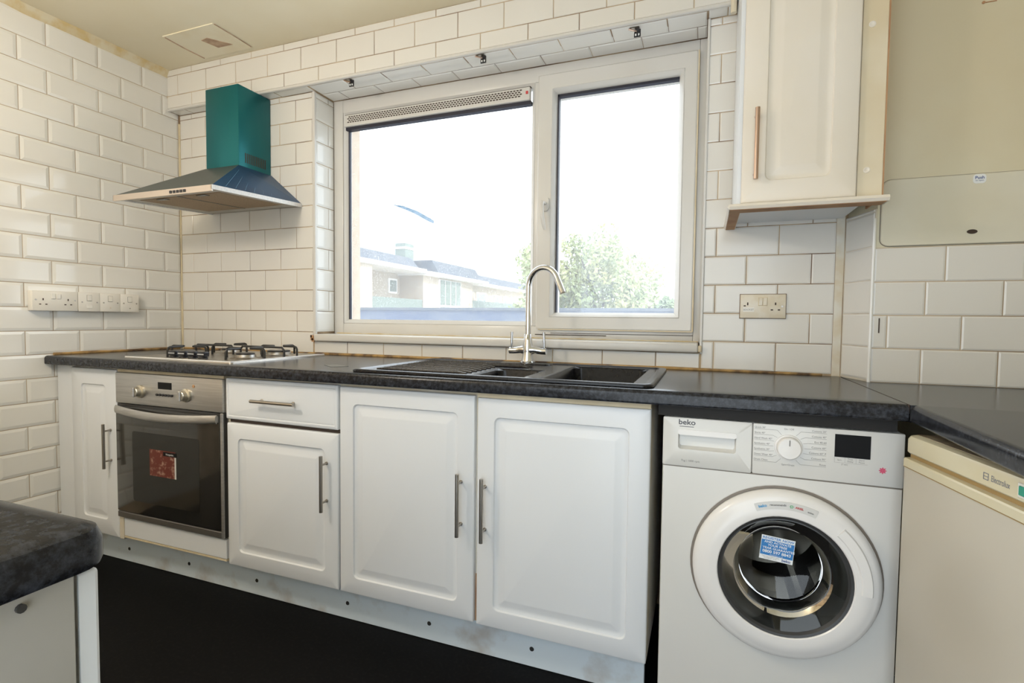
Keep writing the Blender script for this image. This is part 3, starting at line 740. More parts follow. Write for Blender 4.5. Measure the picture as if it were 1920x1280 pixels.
# ================================================================== OVEN
t = thing('built_in_oven', 'built-in stainless oven with dark glass door and red sticker', 'oven', (.715, -.3, .245))
mb = MB(); mb.box(.4285, 1.002, -.578, -.05, .248, .848); P('body', mb, 'oven_steel', t)
mb = MB(); mb.box(.4165, 1.016, -.606, -.5828, .724, .850, .004, 2); cp = P('control_panel', mb, 'oven_steel', t)
mb = MB(); mb.box(.4165, 1.016, -.600, -.5828, .247, .722, .002, 1); P('door_frame', mb, 'greydisplay', t)
mb = MB(); mb.box(.420, 1.001, -.609, -.6005, .276, .712, .003, 2); od = P('door', mb, 'oven_glass', t)
mb = MB(); mb.prism(rrect(.52, .895, .33, .615, .01, 3), 'y', -.6096, -.6085); P('inner_window', mb, 'oven_inner', od)
mb = MB(); mb.box(1.002, 1.0155, -.607, -.5995, .248, .722, .002, 1); P('side_trim', mb, 'oven_steel', t)
mb = MB(); mb.box(.418, 1.0015, -.608, -.6, .2475, .2735, .003, 1); P('bottom_trim', mb, mat('dark_steel_trim', (.16, .15, .14), .4, .6), t)
mb = MB(); rs = []
for i in range(17):
    u = i / 16; x = .432 + .564 * u; y = -.615 - .020 * math.sin(math.pi * u) ** .8; z = .700 - .012 * math.sin(math.pi * u)
    rs.append([(x, y + .007 * math.cos(a), z + .0165 * math.sin(a)) for a in [2 * math.pi * k / 12 for k in range(12)]])
mb.rings(rs, True, True); P('handle', mb, 'oven_steel', od)
mb = MB(); mb.box(.622, .768, -.6105, -.6095, .446, .552); st = P('energy_sticker', mb, 'ovensticker', od, label='worn red sticker')
mb = MB(); mb.box(.700, .772, -.6110, -.6103, .532, .548); P('brand_strip', mb, 'display', st)
mb = MB(); text_into(mb, 'Hotpoint', .0115, (.737, -.6113, .536), XR, ZU); P('strip_lettering', mb, 'white', st)
mb = MB(); mb.box(.764, .772, -.6110, -.6103, .446, .531); P('sticker_edge', mb, 'label_silver', st)
mb = MB(); mb.box(.672, .748, -.6070, -.6055, .795, .822); P('clock_display', mb, 'display', cp)
for k in range(6):
    x = .668 + k * .0165; mb = MB(); mb.cyl((x, -.606, .772), (x, -.611, .772), .0052, n=12); P('button', mb, 'black', cp)
for x in (.572, .830):
    mb = MB(); mb.lathe([(.026, 0), (.026, .008), (.022, .010), (.019, .012), (.018, .026), (.016, .028)], (x, -.606, .779), (0, -1, 0), 28, False, True); kn = P('knob', mb, 'knob_metal', cp)
    mb = MB(); mb.box(x - .006, x + .006, -.640, -.633, .760, .798, .002, 1); P('grip', mb, 'oven_steel', kn)
mb = MB(); mb.lathe([(.006, 0), (.006, .002), (.003, .003)], (.868, -.606, .816), (0, -1, 0), 14, False, True); P('indicator_lamp', mb, 'rawwood', cp)

# ================================================================== SINK AND TAP
t = thing('kitchen_sink', 'black composite one-and-a-half bowl sink with ribbed drainer', 'sink', (2.06, -.33, WTZ))
sx0, sx1, sy0, sy1, sz = 1.585, 2.560, -.606, -.062, WTZ + .010
bowls = ((2.228, 2.502, -.577, -.118, .17), (2.005, 2.178, -.577, -.325, .11))
mb = MB()
mb.rings([[(x, y, z) for x, y in rrect(sx0 + i, sx1 - i, sy0 + i, sy1 - i, .03 - i * .5, 4)] for i, z in ((.004, WTZ + .0003), (0, WTZ + .002), (.001, sz - .003), (.005, sz), (.022, sz), (.030, sz - .004))], False, False)
rim = P('rim', mb, 'sink', t)
# deck with openings: grid of quads around bowls, 4 mm under the rim
def deck():
    m_ = MB(); z = sz - .004
    xs = sorted({sx0 + .028, 2.005, 2.178, 2.228, 2.502, sx1 - .028}); ys_ = sorted({sy0 + .028, -.577, -.325, -.118, sy1 - .028})
    for i in range(len(xs) - 1):
        for j in range(len(ys_) - 1):
            cx, cy = (xs[i] + xs[i + 1]) / 2, (ys_[j] + ys_[j + 1]) / 2
            if any(a < cx < b and c_ < cy < d_ for a, b, c_, d_, _ in bowls): continue
            m_.face([(xs[i], ys_[j], z), (xs[i + 1], ys_[j], z), (xs[i + 1], ys_[j + 1], z), (xs[i], ys_[j + 1], z)])
    return m_
P('deck', deck(), 'sink', t)
for a, b, c_, d_, dep in bowls:
    mb = MB(); z = sz - .004
    mb.rings([[(x, y, z_) for x, y in rrect(a + i, b - i, c_ + i, d_ - i, r, 5)] for i, r, z_ in ((0, .001, z), (.004, .03, z - .006), (.010, .04, z - dep * .8), (.03, .05, z - dep), (.05, .05, z - dep - .002))], False, True)
    bw = P('bowl', mb, 'sink', t)
    mb = MB(); mb.lathe([(.036, .0), (.034, .003), (.012, .0015)], ((a + b) / 2, (c_ + d_) / 2, z - dep - .002), (0, 0, 1), 20, False, True); P('waste', mb, 'chrome', bw)
for k in range(10):
    y = -.545 + k * .039
    x1_ = 1.985 if y < -.30 else 2.10 - (.05 if k > 8 else 0)
    mb = MB(); mb.tube([(1.655, y, sz - .0035), (1.68, y, sz - .001), (x1_ - .03, y, sz - .001), (x1_, y, sz - .0045)], .0055, 6); P('drainer_rib', mb, 'sink', t)

TX, TY = 2.034, -.092
mb = MB(); mb.rings([[(x, y, z) for x, y in rrect(1.93 + i, 2.14 - i, -.150 + i, -.066, .03)] for i, z in ((0, sz - .0045), (.002, sz - .001), (.005, sz))], False, True); P('tap_ledge', mb, 'sink', t)
t = thing('mixer_tap', 'chrome swan neck mixer tap with two levers behind the sink', 'tap', (TX, TY, sz))
mb = MB(); mb.lathe([(.031, .0004), (.031, .003), (.026, .006), (.022, .022), (.0205, .045), (.0215, .062), (.017, .085), (.0135, .110), (.0125, .112)], (TX, TY, sz), (0, 0, 1), 28, True, True)
tb = P('tap_body', mb, 'chrome', t)
sd = Vector((.93, -.37, 0)).normalized(); R = .073
pts = [Vector((TX, TY, sz + .105)), Vector((TX, TY, sz + .18)), Vector((TX, TY, sz + .294))]
for k in range(1, 19):
    a = math.radians(158 * k / 18); pts.append(Vector((TX, TY, sz + .294)) + sd * (R - R * math.cos(a)) + Vector((0, 0, R * math.sin(a))))
pts.append(pts[-1] + (pts[-1] - pts[-2]).normalized() * .058)
mb = MB(); mb.tube(pts, .0112, 18); P('spout', mb, 'chrome', t)
for s_ in (-1, 1):
    mb = MB(); mb.tube([(TX + s_ * .012, TY, sz + .050), (TX + s_ * .030, TY, sz + .050), (TX + s_ * .060, TY, sz + .046), (TX + s_ * .076, TY, sz + .046)], [.019, .014, .0125, .0125], 16); ar = P('valve_arm', mb, 'chrome', t)
    mb = MB(); mb.cyl((TX + s_ * .068, TY, sz + .055), (TX + s_ * .066, TY - .002, sz + .120), .0052, .0058, n=12); P('lever', mb, 'chrome', ar)

# ================================================================== SOCKETS
def pinholes(mb, y, z, D, s=1.0):
    """UK outlet: earth slot above, two slots below; D(u,v,depth) maps plate space"""
    for u, v, w, h in ((0, .011, .0042, .0088), (-.011, -.010, .0075, .0042), (.011, -.010, .0075, .0042)):
        mb_box(mb, D, y + u - w / 2, y + u + w / 2, z + v - h / 2, z + v + h / 2, -.001, .0004)
def mb_box(mb, D, u0, u1, v0, v1, d0, d1, bev=0):
    a, b = D(u0, v0, d0), D(u1, v1, d1)
    mb.box(min(a[0], b[0]), max(a[0], b[0]), min(a[1], b[1]), max(a[1], b[1]), min(a[2], b[2]), max(a[2], b[2]), bev, 1 if bev < .002 else 2)
DL = lambda u, v, d: (.036 + d, u, v)             # faces +x on the left wall; u = world y
t = thing('double_socket', 'white surface-mounted double socket on the left wall, beside three switches', 'socket', (.018, -.60, 1.10))
mb = MB(); mb_box(mb, DL, -.688, -.520, 1.099, 1.185, -.0357, -.007, .003); P('back_box', mb, 'socket', t)
mb = MB(); mb_box(mb, DL, -.688, -.520, 1.099, 1.185, -.0065, 0, .0025); fp = P('face_plate', mb, 'socket', t)
for u in (-.650, -.558):
    mb = MB(); pinholes(mb, u, 1.137, DL); P('outlet_slots', mb, 'dirt', fp)
for u in (-.614, -.594):
    mb = MB(); mb_box(mb, DL, u - .008, u + .008, 1.150, 1.174, 0, .0035, .0015); rk = P('rocker', mb, 'socket', fp)
for u in (-.676, -.532):
    mb = MB(); mb.cyl(DL(u, 1.146, 0), DL(u, 1.146, .001), .0035, n=10); P('screw', mb, 'handle', fp)
for i, (u0, u1, w) in enumerate(((-.5185, -.4305, 'next to the double socket, with a fuse carrier'), (-.4295, -.3415, 'middle one of three in a row'), (-.3405, -.254, 'furthest from the double socket'))):
    t = thing('wall_switch', 'white fused switch on the left wall, ' + w, 'switch', (.018, (u0 + u1) / 2, 1.10), 'switches on the left wall')
    mb = MB(); mb_box(mb, DL, u0, u1, 1.099, 1.186, -.0357, -.007, .003); P('back_box', mb, 'socket', t)
    mb = MB(); mb_box(mb, DL, u0, u1, 1.099, 1.186, -.0065, 0, .0025); fp = P('face_plate', mb, 'socket', t)
    uc = (u0 + u1) / 2
    mb = MB(); mb_box(mb, DL, uc - .010, uc + .010, 1.146, 1.174, .0001, .0006); P('rocker_gap', mb, 'printl', fp)
    mb = MB(); mb_box(mb, DL, uc - .009, uc + .009, 1.147, 1.173, .0003, .003, .001); P('rocker', mb, 'socket', fp)
    if i == 0:
        mb = MB(); mb_box(mb, DL, uc - .013, uc + .013, 1.113, 1.130, .0001, .002, .001); P('fuse_carrier', mb, 'socket', fp)
    else:
        mb = MB(); mb.cyl(DL(uc, 1.117, 0), DL(uc, 1.117, .001), .003, n=10); P('flex_outlet', mb, 'handle' if i == 2 else 'socket_old', fp)
    for u in (u0 + .015, u1 - .012):
        mb = MB(); mb.cyl(DL(u, 1.141, 0), DL(u, 1.141, .001), .0035, n=10); P('screw', mb, 'handle', fp)
DF = lambda u, v, d: (u, -.010 - d, v)            # faces -y
t = thing('double_socket', 'yellowed white double socket with a label, on the tiles below the wall cabinet', 'socket', (2.87, -.005, 1.10))
mb = MB(); mb_box(mb, DF, 2.797, 2.945, 1.096, 1.183, -.0095, -.006); P('brown_rim', mb, 'socketbrd', t)
mb = MB(); mb_box(mb, DF, 2.799, 2.943, 1.098, 1.181, -.006, 0, .0022); fp = P('face_plate', mb, 'socket_old', t)
mb = MB(); pinholes(mb, 2.911, 1.137, DF); P('outlet_slots', mb, 'dirt', fp)
mb = MB()
mb_box(mb, DF, 2.821, 2.825, 1.143, 1.153, -.001, .0004); mb_box(mb, DF, 2.810, 2.817, 1.139, 1.143, -.001, .0004); P('outlet_slots', mb, 'dirt', fp)
mb = MB(); mb_box(mb, DF, 2.856, 2.886, 1.140, 1.171, .0001, .0006); P('rocker_gap', mb, 'stainedge', fp)
for u in (2.864, 2.878):
    mb = MB(); mb_box(mb, DF, u - .006, u + .006, 1.142, 1.169, .0003, .003, .001); P('rocker', mb, 'socket_old', fp)
mb = MB(); mb_box(mb, DF, 2.808, 2.844, 1.120, 1.136, .0002, .0008); lb = P('label', mb, 'socket', fp)
mb = MB(); text_into(mb, 'SOCKET', .009, (2.826, -.0112, 1.1245), XR, ZU); P('label_lettering', mb, 'printl', lb)
mb = MB(); mb.cyl(DF(2.932, 1.139, 0), DF(2.932, 1.139, .001), .0038, n=10); P('screw', mb, 'handle', fp)

# ================================================================== WASHING MACHINE
t = thing('washing_machine', 'white front-loading washing machine with a blue sticker on its door', 'washing machine', (2.855, -.34, 0))
wx0, wx1, WY = 2.588, 3.118, -.597
dcx, dcz = 2.876, .470
mb = MB(); mb.rings([[(x, y, z) for x, z in rrect(wx0 + i, wx1 - i, .006 + i, .834 - i, .010)] for i, y in ((.004, -.10), (0, -.108), (0, WY + .006), (.002, WY + .002))], True, False)
P('cabinet_shell', mb, 'wm', t)
# front panel with the round opening
n = 64
sq = []
for k in range(n):
    a = 2 * math.pi * k / n; cx, sx_ = math.cos(a), math.sin(a)
    x_hi, x_lo, z_hi, z_lo = wx1 - .002, wx0 + .002, .7035, .008
    ts = []
    if cx > 1e-6: ts.append((x_hi - dcx) / cx)
    if cx < -1e-6: ts.append((x_lo - dcx) / cx)
    if sx_ > 1e-6: ts.append((z_hi - dcz) / sx_)
    if sx_ < -1e-6: ts.append((z_lo - dcz) / sx_)
    q = min(ts); sq.append((dcx + cx * q, WY, dcz + sx_ * q))
# snap the four corners
for X_, Z_ in ((wx0 + .002, .008), (wx1 - .002, .008), (wx1 - .002, .7035), (wx0 + .002, .7035)):
    k = min(range(n), key=lambda i: (sq[i][0] - X_) ** 2 + (sq[i][2] - Z_) ** 2); sq[k] = (X_, WY, Z_)
ci = [(dcx + .178 * math.cos(2 * math.pi * k / n), WY, dcz + .178 * math.sin(2 * math.pi * k / n)) for k in range(n)]
ci2 = [(p[0], WY + .03, p[2]) for p in ci]
mb = MB(); mb.rings([sq, ci, ci2], False, False); P('front_panel', mb, 'wm', t)
mb = MB(); mb.box(wx0 + .001, wx1 - .001, WY - .0002, WY + .004, .7035, .7065); P('panel_seam', mb, 'wm_grey', t)
mb = MB(); mb.box(2.8025, wx1, WY - .004, WY + .01, .7065, .8335, .004, 2); pan = P('control_panel', mb, 'wm', t)
mb = MB()
mb.rings([[(x, y, z) for x, z in r_] for r_, y in ((rrect(wx0, 2.8015, .7065, .8335, .004), WY + .01), (rrect(wx0, 2.8015, .7065, .8335, .004), WY - .002), (rrect(wx0 + .003, 2.7995, .7095, .8305, .004), WY - .004),
          (rrect(2.626, 2.765, .752, .803, .007), WY - .004), (rrect(2.6265, 2.7645, .7525, .8025, .007), WY + .002), (rrect(2.629, 2.762, .758, .800, .006), WY + .014))], False, True)
dr = P('detergent_drawer', mb, 'wm', t)
mb = MB(); mb.prism(rrect(2.6255, 2.7655, .7895, .8035, .005), 'y', WY - .0065, WY + .012); P('drawer_grip', mb, 'wm_ring', dr)
PY = WY - .0045
mb = MB(); text_into(mb, 'beko', .019, (2.647, PY, .8165), XR, ZU, bold=.018, sx=1.1); mb.box(2.629, 2.664, PY - .0001, PY + .0002, .8105, .8120); P('maker_lettering', mb, 'print', dr)
mb = MB(); text_into(mb, '7kg | 1000 rpm', .0075, (2.634, PY, .720), XR, ZU, 'LEFT'); P('capacity_lettering', mb, 'printl', dr)
KX, KZ = 2.882, .780
mb = MB(); mb.lathe([(.031, 0), (.0305, .002), (.027, .003), (.0262, .016), (.024, .0185), (.0, .019)], (KX, WY - .004, KZ), (0, -1, 0), 36, False, False); kn = P('programme_dial', mb, 'wm_ring', pan)
mb = MB(); mb.box(KX - .0012, KX + .0012, WY - .0237, WY - .0228, KZ + .007, KZ + .021); P('dial_mark', mb, 'printl', kn)
mb = MB()
L_ = ('Quick 30\u00b0', 'Shirts 40\u00b0', 'Hand Wash 40\u00b0', 'Synthetics 40\u00b0', 'Synthetics 20\u00b0', 'Down Wear 40\u00b0', 'Drum Clean')
Rr = ('Cottons 20\u00b0', 'Cottons 40\u00b0', 'Eco 40-60', 'Cottons 60\u00b0', 'Cottons 60\u00b0 P', 'Cottons 90\u00b0', 'Rinse')
for k in range(7):
    z = .8225 - k * .0133; dz = KZ - (z - .002)
    ang = math.radians(118 + 20.5 * k)
    text_into(mb, L_[k], .0062, (2.806, PY, z), XR, ZU, 'LEFT'); text_into(mb, Rr[k], .0062, (2.962, PY, z), XR, ZU, 'RIGHT')
    ex, ez = .0335 * math.cos(ang), .0335 * math.sin(ang)
    for sg, xe in ((1, 2.806), (-1, 2.962)):
        pts = [(xe, PY, z - .0022), (KX + sg * (ex - .010), PY, z - .0022), (KX + sg * ex, PY, KZ + ez)]
        for a, b in zip(pts[:-1], pts[1:]):
            a, b = Vector(a), Vector(b); d_ = (b - a).normalized(); nn = Vector((-d_.z, 0, d_.x)) * .00028
            mb.face([a - nn, b - nn, b + nn, a + nn])
text_into(mb, 'On / Off', .0062, (KX, PY, .8225), XR, ZU); text_into(mb, 'Spin+Drain', .0062, (KX, PY, .735), XR, ZU)
P('programme_lettering', mb, 'printl', pan)
mb = MB(); mb.box(2.979, 3.051, WY - .0052, WY - .0030, .768, .822); dp = P('display', mb, 'display', pan)
mb = MB()
for x0_, x1_, tx in ((2.979, 3.000, 'Spin'), (3.0005, 3.0225, 'Time\nDelay'), (3.023, 3.046, 'Start/\nPause')):
    text_into(mb, tx, .0052, ((x0_ + x1_) / 2, PY, .7625 if '\n' in tx else .7595), XR, ZU)
    for a in ((x0_, x0_ + .0003, .755, .767), (x0_, x1_, .7545, .7548)): mb.box(a[0], a[1], PY, PY + .0002, a[2], a[3])
text_into(mb, '(3 sec)', .005, (3.000, PY, .7495), XR, ZU)
P('button_lettering', mb, 'printl', dp)
mb = MB()
for k in range(8):
    a = math.pi * k / 4; mb.face([(3.076 + r_ * math.cos(a + q), PY - .0001 * (k + 1) * .1, .745 + r_ * math.sin(a + q)) for r_, q in ((.001, -1.2), (.0055, -.32), (.0085, 0), (.0055, .32), (.001, 1.2))])
P('flower_mark', mb, 'pinkred', pan)
# door
AX = (0, -1, 0); DC = (dcx, WY, dcz)
mb = MB(); mb.lathe([(.212, -.001), (.213, .003), (.207, .004)], DC, AX, 64); P('door_surround', mb, 'wm_grey', t)
mb = MB(); mb.lathe([(.203, .002), (.207, .008), (.2065, .018), (.201, .027), (.192, .032), (.186, .033), (.184, .0345), (.165, .037), (.150, .0365), (.1475, .034), (.1465, .012)], DC, AX, 72); dd = P('door', mb, 'wm_ring', t)
mb = MB(); mb.lathe([(.1465, .034), (.141, .0325), (.132, .020), (.128, .0), (.120, -.03), (.114, -.045)], DC, AX, 64); P('dark_inner_rim', mb, 'rubber', dd)
mb = MB(); mb.lathe([(.140, .028), (.125, .020), (.110, .010), (.105, -.02), (.095, -.050), (.075, -.060), (.04, -.065), (0, -.066)], DC, AX, 64); P('glass_bowl', mb, 'porthole', dd)
mb = MB(); mb.lathe([(.178, -.028), (.172, -.05), (.160, -.065), (.150, -.06), (.148, -.04)], DC, AX, 56); P('door_seal', mb, 'rubber', t)
mb = MB(); mb.lathe([(.150, -.055), (.165, -.075), (.172, -.10), (.172, -.36), (.15, -.385), (.06, -.39), (0, -.38)], DC, AX, 56); dm = P('drum', mb, 'drum', t)
for k in range(3):
    a0 = math.radians(60 + 120 * k); mb = MB(); rs = []
    for y in (WY + .09, WY + .11, WY + .33, WY + .35):
        hgt = .155 if y in (WY + .09, WY + .35) else .125
        rs.append([(dcx + r_ * math.cos(a0 + q), y, dcz + r_ * math.sin(a0 + q)) for r_, q in ((.170, -.22), (hgt, -.06), (hgt, .06), (.170, .22))])
    mb.rings(rs, True, True); P('drum_paddle', mb, 'drum', dm)
mb = MB()
for k in range(60):
    for j in range(4):
        a = 2 * math.pi * (k + .5 * (j % 2)) / 60; y = WY + .10 + j * .022; c0 = Vector((dcx + .1705 * math.cos(a), y, dcz + .1705 * math.sin(a)))
        tn = Vector((-math.sin(a), 0, math.cos(a)))
        mb.face([c0 + tn * .003 * math.cos(q) + Vector((0, .003, 0)) * math.sin(q) for q in [math.pi / 3 * i for i in range(6)]])
o = P('drum_holes', mb, 'dirt', dm); o['kind'] = 'stuff'
# door grip outline and label strip
mb = MB()
def arc(r0, r1, a0, a1, y, n_=14):
    return [(dcx + r0 * math.cos(math.radians(a0 + (a1 - a0) * k / n_)), y, dcz + r0 * math.sin(math.radians(a0 + (a1 - a0) * k / n_))) for k in range(n_ + 1)], \
           [(dcx + r1 * math.cos(math.radians(a0 + (a1 - a0) * k / n_)), y, dcz + r1 * math.sin(math.radians(a0 + (a1 - a0) * k / n_))) for k in range(n_ + 1)]
def ribbon(m_, r0, r1, a0, a1, y, yb_=None):
    A_, B_ = arc(r0, r1, a0, a1, y)
    for k in range(len(A_) - 1): m_.face([A_[k], A_[k + 1], B_[k + 1], B_[k]])
mb = MB(); rs = []
for k in range(15):
    a = math.radians(-4 + 52 * k / 14); rs.append([(dcx + r_ * math.cos(a), WY - h_, dcz + r_ * math.sin(a)) for r_, h_ in ((.160, .0365), (.163, .0395), (.182, .0385), (.1855, .033), (.160, .030))])
mb.rings(rs, True, True); P('door_grip', mb, 'wm_ring', dd)
mb = MB(); rs = []
for k in range(13):
    a = math.radians(68 + 44 * k / 12); rs.append([(dcx + r_ * math.cos(a), WY - h_, dcz + r_ * math.sin(a)) for r_, h_ in ((.1665, .0370), (.1665, .0378), (.1845, .0358), (.1845, .0345))])
mb.rings(rs, True, True); ls = P('label_strip', mb, 'label_silver', dd)
def on_arc(m_, s, size, ang, r, bold=0):
    a = math.radians(ang); ux = Vector((math.sin(a), 0, -math.cos(a))); uz = Vector((math.cos(a), 0, math.sin(a)))
    text_into(m_, s, size, Vector((dcx, WY - .0386, dcz)) + uz * r, ux, uz, bold=bold)
mb = MB(); on_arc(mb, 'beko', .0095, 106.5, .1735, .02); P('blue_lettering', mb, 'bluelight', ls)
mb = MB(); on_arc(mb, 'recommends', .0068, 95.5, .1745, .01); P('dark_lettering', mb, 'print', ls)
mb = MB(); on_arc(mb, 'active', .0055, 72.5, .1725, .01); P('small_dark_lettering', mb, 'print', ls)
mb = MB(); on_arc(mb, 'ARIEL', .0070, 80.5, .1735, .02); P('red_lettering', mb, 'red', ls)
mb = MB()
for k in range(6):
    a = math.radians(86); c0 = Vector((dcx + .176 * math.cos(a), WY - .0386 - k * 1e-5, dcz + .176 * math.sin(a))); q0 = k * math.pi / 3
    mb.face([c0 + Vector((math.cos(q0 + q) * r_, 0, math.sin(q0 + q) * r_)) for r_, q in ((.0012, 0), (.0035, -.35), (.0042, 0), (.0035, .35))])
P('green_logo', mb, 'green', ls)
# guarantee sticker on the glass, slightly turned
ta = math.radians(-5.0)
ux = Vector((math.cos(ta), 0, math.sin(ta))); uz = Vector((-math.sin(ta), 0, math.cos(ta)))
SC = Vector((2.861, WY - .032, .535)); sw, sh_ = .073, .059
def quad(m_, u0, u1, v0, v1, dy, th=.0004):
    p = [SC + ux * u + uz * v + Vector((0, -dy, 0)) for u, v in ((u0, v0), (u1, v0), (u1, v1), (u0, v1))]
    m_.rings([p, [q - Vector((0, th, 0)) for q in p]], True, True)
mb = MB(); quad(mb, -sw / 2, sw / 2, -sh_ / 2, sh_ / 2, 0); sk = P('guarantee_sticker', mb, 'white', dd, label='blue and white guarantee sticker')
mb = MB(); quad(mb, -sw / 2 + .001, sw / 2 - .001, -.0185, .019, .0004, .0003); P('blue_field', mb, 'blue', sk)
def stx(m_, s, size, v, u=0, bold=0, sx=1): text_into(m_, s, size, SC + ux * u + uz * v + Vector((0, -.0012, 0)), ux, uz, bold=bold, sx=sx)
mb = MB(); stx(mb, 'REGISTER NOW', .0085, .0215, bold=.02, sx=1.12); P('heading_lettering', mb, 'blue', sk)
mb = MB(); stx(mb, 'AND ACTIVATE', .0075, .0122, sx=1.1, bold=.015); stx(mb, 'YOUR FREE', .0075, .0048, sx=1.1, bold=.015); stx(mb, '1 YEAR GUARANTEE', .0075, -.0028, sx=1.1, bold=.015)
stx(mb, '0800 597 8843', .0098, -.0122, bold=.02, sx=1.05); stx(mb, 'www.beko.co.uk', .0042, -.0172); P('white_lettering', mb, 'white', sk)
mb = MB(); stx(mb, 'beko', .0095, -.0268, .022, bold=.02); mb2 = MB(); stx(mb2, 'Terms and conditions apply.', .0034, -.0225, -.012); stx(mb2, 'See leaflet for details.', .0034, -.0262, -.012)
P('maker_lettering', mb, 'darkblue', sk); P('small_lettering', mb2, 'printl', sk)

# drain hose between washing machine and freezer
mb = MB(); mb.tube([(3.135, -.52, .62), (3.128, -.60, .50), (3.124, -.615, .42), (3.122, -.615, .36), (3.126, -.60, .30), (3.135, -.56, .2), (3.14, -.5, .05)], .0065, 8)
tag(P('hose', mb, 'hose'), 'beige flexible hose squeezed between washing machine and freezer', 'hose')

# ================================================================== FREEZER (turned a little out of line)
fa = math.atan2(-.984, .179)
t = thing('freezer', 'yellowed white under-counter freezer with coloured indicator lamps', 'freezer', (3.094, -.664, 0), rotz=fa, local=True)
FW, FD = .545, .56
mb = MB(); mb.box(.002, FW - .002, .045, FD, .03, .805, .004); P('body', mb, 'fz_white', t)
mb = MB(); mb.rings([[(x, y, z) for x, y in rrect(i, FW - i, i, FD, .022, 4)] for i, z in ((.002, .8085), (0, .811), (0, .838), (.003, .8445), (.010, .847))], True, True); tr = P('top_trim', mb, 'fz_cream', t)
mb = MB(); mb.box(.014, FW - .014, .020, FD - .01, .8468, .8478); P('top_sheet', mb, 'fz_top', tr)
mb = MB(); mb.box(.006, FW - .006, .012, .045, .797, .8083); P('seal_gap', mb, 'fz_gold', t)
mb = MB(); mb.rings([[(x, y, z) for x, z in rrect(i, FW - i, .075 + i, .7965 - i, .010)] for i, y in ((0, .045), (0, .008), (.003, .002), (.008, 0))], True, True); fd = P('door', mb, 'fz_white', t)
mb = MB(); mb.prism([(.001, .7955), (.010, .7967), (.040, .7967), (.040, .778), (-.0012, .778), (-.0012, .7925)], 'x', .006, FW - .006); P('door_top_edge', mb, 'fz_cream', fd)
mb = MB(); mb.box(.006, FW - .006, -.0014, .0, .7762, .7775); P('edge_line', mb, 'fz_gold', fd)
mb = MB(); mb.box(.01, FW - .01, .03, .06, .004, .07); P('kick_plate', mb, 'fz_cream', t)
mb = MB(); text_into(mb, 'Electrolux', .0150, (.258, -.0006, .8215), XR, ZU, 'LEFT', sx=.66)
for a in ((.240, .2412), (.2508, .252)): mb.box(a[0], a[1], -.0006, -.0004, .8205, .8325)
for a in ((.8205, .8217), (.8313, .8325), (.8260, .8270)): mb.box(.240, .252, -.0006, -.0004, a[0], a[1])
P('maker_lettering', mb, mat('grey_blue_print', (.16, .17, .22), .4), tr)
mb = MB(); mb.box(.316, .42, -.002, .0005, .8150, .8385, .001, 1); ip = P('indicator_panel', mb, 'socket', tr)
for x, m_ in ((.321, 'teal_ind'), (.340, 'red'), (.359, 'fz_gold')):
    mb = MB(); mb.box(x, x + .013, -.0045, -.0015, .8195, .8345, .001, 1); P('indicator_lamp', mb, m_, ip)

# ================================================================== UNSEEN FILL LAMP (warm pendant globe added to light ceiling and left wall)
LX, LY, LZ = .95, -1.75, 1.93
t = thing('fill_lamp', 'unseen opal pendant lamp added for warm fill light', 'lamp', (LX, LY, CEIL))
mb = MB(); mb.lathe([(.05, 0), (.05, -.015), (.015, -.03), (.004, -.032), (.004, -.31), (.03, -.32), (.03, -.33)], (LX, LY, CEIL), (0, 0, 1), 20, True, True); P('ceiling_rose', mb, 'upvc', t)
mb = MB(); mb.lathe([(.115 * math.sin(math.pi * k / 16), -.115 * math.cos(math.pi * k / 16)) for k in range(17)], (LX, LY, LZ), (0, 0, 1), 28); P('globe', mb, 'lamp', t)

# ================================================================== OUTSIDE
gr = P('outdoor_ground', MB().box(-60, 60, .6, 90, -3.2, -3.0), 'ground'); struct(gr)
t = thing('parapet_wall', 'dark blue-grey parapet wall close outside the window', 'wall', (0, 7, -3))
mb = MB(); mb.box(-7.6, 9, 7.0, 7.25, -3, 1.25); P('wall', mb, 'parapet', t)
mb = MB(); mb.box(-7.6, 9, 6.95, 7.30, 1.25, 1.30); P('coping', mb, 'slate', t)

t = thing('neighbouring_house', 'long cream house with slate roof band and white eaves', 'house', (-9, 20, -3))
FX = -8.0
mb = MB(); mb.box(-16, FX, 11.25, 50, -3, 2.72); hw = P('wall', mb, 'brick_out', t)
mb = MB(); mb.box(-16, FX + 1.1, 8.6, 11.25, -3, 2.72); P('end_wing_wall', mb, 'brick_out', t)
mb = MB(); mb.box(-14, FX + 1.0, 14.45, 18.7, -3, 2.66); bw = P('bay_wall', mb, 'brick_out', t)
def eave(y0, y1, x1, z): 
    m_ = MB(); m_.box(-16, x1, y0, y1, z, z + .13); return m_
P('eaves', eave(8.2, 14.3, FX + 1.25, 2.72), 'fascia', t); P('eaves', eave(14.3, 19.7, FX + 1.35, 2.66), 'fascia', t); P('eaves', eave(19.7, 50, FX + .45, 2.72), 'fascia', t)
def roof(y0, y1, x1, z0, z1):
    m_ = MB(); m_.rings([[(-16, y0, z), (x1 - i, y0, z), (x1 - i, y1, z), (-16, y1, z)] for i, z in ((0, z0), (.35, z1))], True, True); return m_
P('roof', roof(8.3, 14.2, FX + 1.0, 2.85, 3.26), 'slate', t); P('roof', roof(15.4, 19.4, FX + 1.15, 2.79, 3.33), 'slate', t); P('roof', roof(19.8, 50, FX + .25, 2.85, 3.30), 'slate', t)
mb = MB(); mb.box(FX - .40, FX + .05, 14.75, 15.35, 3.25, 3.92); ck = P('chimney', mb, 'balcony', t)
mb = MB(); mb.box(FX - .42, FX + .07, 14.72, 15.38, 3.70, 3.78); P('chimney_band', mb, 'fascia', ck)
